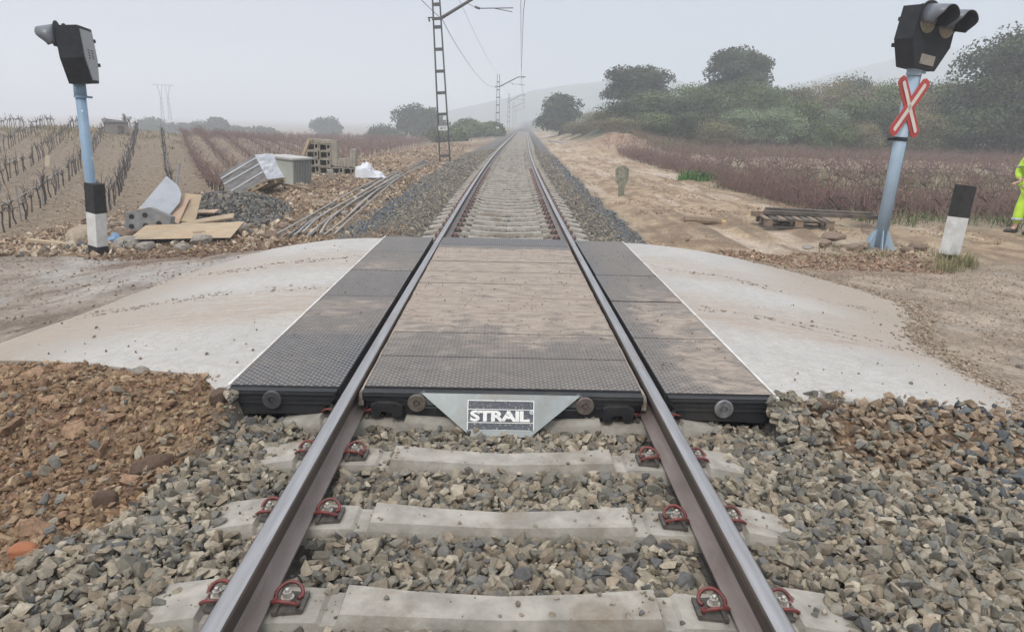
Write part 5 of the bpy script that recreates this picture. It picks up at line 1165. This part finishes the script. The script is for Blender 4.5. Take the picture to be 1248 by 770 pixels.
# grass and weeds
def tufts(name,P,h,w,pal,label,cat='grass',nb=14,spread=.08):
    P=np.array(P); n=len(P)*nb; B=np.repeat(P,nb,axis=0)+rng.normal(size=(n,2))*spread; z=ground(B[:,0],B[:,1]); a=rng.uniform(0,6.28,n); hh=h*rng.uniform(.4,1.2,n); ln=rng.uniform(.1,.9,n)*hh
    base_=np.stack([B[:,0],B[:,1],z-.01],-1); side=np.stack([-np.sin(a),np.cos(a),np.zeros(n)],-1)*w; tip=base_+np.stack([np.cos(a)*ln,np.sin(a)*ln,hh],-1); mid=base_+np.stack([np.cos(a)*ln*.35,np.sin(a)*ln*.35,hh*.65],-1)
    V=np.stack([base_-side,base_+side,mid+side*.8,mid-side*.8,tip],1).reshape(-1,3); k=np.arange(n)*5
    F=np.concatenate([np.stack([k,k+1,k+2],-1),np.stack([k,k+2,k+3],-1),np.stack([k+3,k+2,k+4],-1)]); C=np.repeat(np.array(pal)[rng.integers(0,len(pal),n)]*rng.uniform(.8,1.2,(n,1)),5,axis=0)
    o=link(name,tri_mesh(name,V,F,LEAF,C)); tag(o,label,cat,kind='stuff'); return o
def patch(px0,px1,py0,py1,n): 
    r=[]
    for i in range(n): r.append(at(random.uniform(px0,px1),random.uniform(py0,py1)))
    return r
GRN=[(.06,.15,.03),(.09,.19,.045),(.05,.12,.03)]; DRYG=[(.27,.22,.12),(.20,.18,.09),(.32,.26,.16),(.12,.15,.05)]
tufts('weeds',patch(833,884,214,221,60),.28,.022,GRN,'bright green weeds at the foot of the vines beside the sandy track','weeds',16,.12)
tufts('weeds',patch(955,990,226,240,36),.40,.014,[(.08,.14,.07),(.10,.15,.08)],'bluish green tussock at the edge of the right vineyard','weeds',22,.1)
tufts('weeds',patch(148,156,297,302,6),.16,.012,GRN,'small green weed in front of the plywood sheet','weeds',20,.04)
tufts('dry_grass',patch(1135,1182,316,330,34),.16,.004,DRYG,'thin dry grass round the foot of the guard post','grass',26,.07)
tufts('dry_grass',patch(990,1130,300,318,60),.08,.004,DRYG,'sparse dry grass round the foot of the right signal','grass',10,.1)
tufts('dry_grass',[(random.uniform(7,30),random.uniform(15,34)) for i in range(1500)],.22,.01,[(.17,.14,.08),(.12,.13,.06),(.22,.17,.11),(.08,.11,.045)],'weedy dry grass between the vines of the right field','grass',14,.3)
tufts('dry_grass',[(random.uniform(7,20),random.uniform(14.6,18)) for i in range(220)],.16,.01,[(.10,.13,.05),(.17,.15,.08),(.07,.10,.04)],'low weeds along the near edge of the right vineyard','grass',16,.15)
tufts('bank_grass',[(random.uniform(10.5,45),random.uniform(49,62)) for i in range(1500)],.40,.03,[(.20,.15,.085),(.15,.13,.07),(.11,.12,.05)],'tawny rough grass at the foot of the shrub bank','grass',12,.5)
tufts('hill_grass',[(random.gauss(-26,4),random.gauss(46,4)) for i in range(160)],.2,.03,[(.24,.20,.11),(.18,.16,.085)],'pale dry grass round the shed on the left hill','grass',12,.4)
# low dark brambles at the near corner of the right vineyard
def brambles(name,regs,label):
    b=MB()
    for (x0,x1,y0,y1,n) in regs:
        for i in range(n):
            x=random.uniform(x0,x1); y=random.uniform(y0,y1); z=gz(x,y) if i%4==0 else float(base(x,y)); a=random.uniform(0,6.28); L=random.uniform(.3,.8); h=random.uniform(.15,.62)
            b.tube([(x,y,z-.02),(x+L*.4*math.cos(a),y+L*.4*math.sin(a),z+h),(x+L*math.cos(a),y+L*math.sin(a),z+h*random.uniform(.2,1.1))],[.008,.006,.004],3,cap=False)
    o=b.build(name,CANE); return tag(o,label,'brambles',kind='stuff')
brambles('brambles',[(6.9,8.4,16.2,24,1500),(7.0,8.3,26,46,1500),(8,14,15.8,18,1000)],'dark tangle of leafless stems at the near edge of the right vineyard')
# ---------------------------------------------------------------- worker and box
HV=simple('hi_vis_yellow',(.55,.80,.05),(.42,.66,.04),6,.65,.4,.006); REFL=simple('reflective_tape',(.42,.46,.46),(.32,.36,.36),9,.35); SKIN=simple('skin',(.50,.31,.22),(.44,.27,.19),9,.55); BOOT=simple('boot_leather',(.03,.027,.025),(.05,.045,.04),12,.6); HAIR=simple('dark_hair',(.03,.022,.018),None,30,.7)
def skin(name,joints,edges,parent,mat,levels=2,root=0):
    me=bpy.data.meshes.new(name); me.from_pydata([j[:3] for j in joints],edges,[]); o=link(name,me,parent)
    m=o.modifiers.new('skin','SKIN'); m.use_smooth_shade=True
    for i,j in enumerate(joints):
        r=j[3]; d=me.skin_vertices[0].data[i]; d.radius=(r,r) if not isinstance(r,tuple) else r; d.use_root=(i==root)
    s=o.modifiers.new('sub','SUBSURF'); s.levels=levels; s.render_levels=levels; me.materials.append(mat); return o
# person faces the track (-x); local +x is forward
px_,py_=10.06,13.78; g=gz(px_,py_)
pr=empty('person',(px_,py_,g),(0,0,R(186)),'worker in a bright yellow high-visibility suit and dark boots at the right frame edge','person')
J=[(0,0,.95,(.13,.15)),(.02,0,1.12,(.12,.15)),(.06,0,1.30,(.13,.18)),(.09,0,1.44,(.09,.13)),(.12,0,1.53,.055),(.14,0,1.60,.06),
 (.0,.10,.90,.10),(.06,.12,.50,.065),(-.02,.13,.10,.045),(.0,-.10,.90,.10),(.10,-.12,.50,.065),(.13,-.13,.10,.045),
 (.08,.20,1.40,.055),(.10,.27,1.14,.045),(.17,.14,.98,.035),(.20,.10,.96,.03),(.08,-.20,1.40,.055),(.14,-.27,1.15,.045),(.20,-.14,1.02,.035),(.23,-.10,1.0,.03),(.06,.14,.05,.045),(.14,.15,.03,.035),(.21,-.14,.05,.045),(.29,-.15,.03,.035)]
E_=[(0,1),(1,2),(2,3),(3,4),(4,5),(0,6),(6,7),(7,8),(0,9),(9,10),(10,11),(3,12),(12,13),(13,14),(14,15),(3,16),(16,17),(17,18),(18,19),(8,20),(20,21),(11,22),(22,23)]
body=skin('body',J,E_,pr,SKIN)
b=MB(); b.smooth=True; N=20; V=[]; rows=14
for i in range(rows+1):
    ph=math.pi*i/rows
    for k in range(N):
        th=2*math.pi*k/N; x_,y_,z_=math.sin(ph)*math.cos(th),math.sin(ph)*math.sin(th),math.cos(ph)
        X_=.098*x_; Y_=.076*y_; Z_=.125*z_
        if x_>.2 and z_<0: X_+=.012*(-z_); Y_*=1-.25*(-z_)
        if abs(y_)<.28 and x_>.8 and -.25<z_<.15: X_+=.022
        if abs(abs(y_)-.38)<.14 and x_>.7 and .0<z_<.25: X_-=.010
        V.append((X_,Y_,Z_))
b.add(V,[(i*N+k,i*N+(k+1)%N,(i+1)*N+(k+1)%N,(i+1)*N+k) for i in range(rows) for k in range(N)]); hd=b.build('head',SKIN,pr,(.17,0,1.70))
b=MB(); b.smooth=True
for s in (-1,1): b.tube([(-.01,s*.074,.02),(-.012,s*.088,-.01),(-.006,s*.076,-.035)],[.012,.016,.008],6)
b.build('ears',SKIN,hd)
b=MB()
for s in (-1,1): b.tube([(.085,s*.030,.018),(.094,s*.030,.018)],[.011,.006],8)
b.tube([(.100,-.02,-.058),(.106,0,-.06),(.100,.02,-.058)],.005,5); b.build('eyes_and_mouth',HAIR,hd)
b=MB(); b.smooth=True; V=[]
for i in range(8):
    ph=math.pi*.58*i/7
    for k in range(N):
        th=2*math.pi*k/N; f_=1.07; z_=math.cos(ph); x_=math.sin(ph)*math.cos(th)
        if x_>.55: z_=max(z_,.45)
        V.append((.098*f_*x_-.004,.078*f_*math.sin(ph)*math.sin(th),.128*f_*z_+.004))
b.add(V,[(i*N+k,i*N+(k+1)%N,(i+1)*N+(k+1)%N,(i+1)*N+k) for i in range(7) for k in range(N)]); b.build('hair',HAIR,hd)
def cloth(name,Jx,E,mat,root=0): return skin(name,Jx,E,pr,mat,2,root)
jk=cloth('jacket',[(0,0,.80,(.19,.22)),(0,0,.98,(.18,.20)),(.03,0,1.15,(.165,.20)),(.06,0,1.32,(.165,.21)),(.09,0,1.46,(.10,.15)),(.11,0,1.53,(.075,.08)),(.08,.21,1.41,.09),(.10,.29,1.14,.078),(.16,.16,.99,.06),(.08,-.21,1.41,.09),(.14,-.29,1.15,.078),(.19,-.16,1.03,.06)],[(0,1),(1,2),(2,3),(3,4),(4,5),(4,6),(6,7),(7,8),(4,9),(9,10),(10,11)],HV,2)
tr=cloth('trousers',[(0,0,.92,(.155,.18)),(.0,.10,.82,.125),(.05,.12,.50,.10),(-.02,.13,.16,.085),(.0,-.10,.82,.125),(.10,-.12,.50,.10),(.12,-.13,.16,.085)],[(0,1),(1,2),(2,3),(0,4),(4,5),(5,6)],HV)
def band(nm,c,r1,r2,h,ax=None):
    b=MB(); b.smooth=True; N=24
    V=[(r1*math.cos(2*math.pi*k/N),r2*math.sin(2*math.pi*k/N),z) for z in (-h/2,h/2) for k in range(N)]
    b.add(V,[(k,(k+1)%N,(k+1)%N+N,k+N) for k in range(N)]); o=b.build(nm,REFL,pr,c,ax or (0,0,0)); md=o.modifiers.new('s','SOLIDIFY'); md.thickness=.006; return o
band('reflective_band',(.02,0,1.10),.182,.215,.05); band('reflective_band',(-.01,.13,.27),.098,.098,.06); band('reflective_band',(.115,-.13,.27),.098,.098,.06); band('reflective_band',(.09,.255,1.27),.096,.096,.05,(R(-14),R(4),0)); band('reflective_band',(.11,-.255,1.27),.096,.096,.05,(R(14),R(8),0))
for (bx,by) in ((.03,.14),(.18,-.14)):
    b=MB(); b.smooth=True; b.tube([(-.09,0,.05),(-.04,0,.055),(.05,0,.05),(.13,0,.04),(.17,0,.03)],[.045,.055,.052,.045,.025],10); b.tube([(-.04,0,.05),(-.05,0,.20)],[.055,.055],10); o=b.build('boot',BOOT,pr,(bx-.02,by,0))
# hands: palm with five fingers
for (hx,hy,hzv,s) in ((.20,.10,.955,1),(.23,-.10,.995,-1)):
    hj=[(0,0,0,(.028,.016)),(.045,0,-.012,(.034,.014)),(.08,0,-.02,(.034,.013))]; he=[(0,1),(1,2)]
    o=skin('palm',[(a,b_,c,r) for a,b_,c,r in hj],he,pr,SKIN); o.location=(hx,hy,hzv)
    for k in range(4):
        yy=-.026+.0175*k; L=(.062,.072,.068,.052)[k]
        f_=skin('finger',[(.07,yy,-.02,.009),(.085+L*.4,yy,-.030,.0085),(.085+L*.75,yy,-.050,.008),(.085+L*.85,yy,-.072,.007)],[(0,1),(1,2),(2,3)],o,SKIN,1)
    skin('thumb',[(.015,-s*.022,-.01,.011),(.045,-s*.048,-.02,.010),(.07,-s*.055,-.035,.008)],[(0,1),(1,2)],o,SKIN,1)
x,y=9.90,13.2; bx=empty('cardboard_box',(x,y,gz(x,y)),(0,0,R(-18)),'small brown cardboard box on the sand at the worker\'s feet','box'); CBX=simple('cardboard',(.42,.26,.14),(.36,.22,.12),5,.85)
b=MB(); b.box((.0,0,.13),(.36,.30,.26)); b.build('carton',CBX,bx,bevel=.004)
for s in (-1,1): b=MB(); b.box((s*.23,0,.275),(.14,.29,.006),(0,s*-.5,0)); b.build('flap',CBX,bx)
# ---------------------------------------------------------------- fog
b=MB(); b.box((0,400,33),(4400,4400,76)); hzm=bpy.data.materials.new('fog_air'); hzm.use_nodes=True; t=hzm.node_tree; t.nodes.clear(); o_=t.nodes.new('ShaderNodeOutputMaterial'); pv=t.nodes.new('ShaderNodeVolumePrincipled')
pv.inputs['Density'].default_value=FOG; pv.inputs['Color'].default_value=(.90,.93,.97,1); pv.inputs['Anisotropy'].default_value=.2
t.links.new(pv.outputs[0],o_.inputs['Volume']); hb=b.build('haze',hzm); hb['kind']='stuff'; hb['label']='even pale fog lying over the fields'
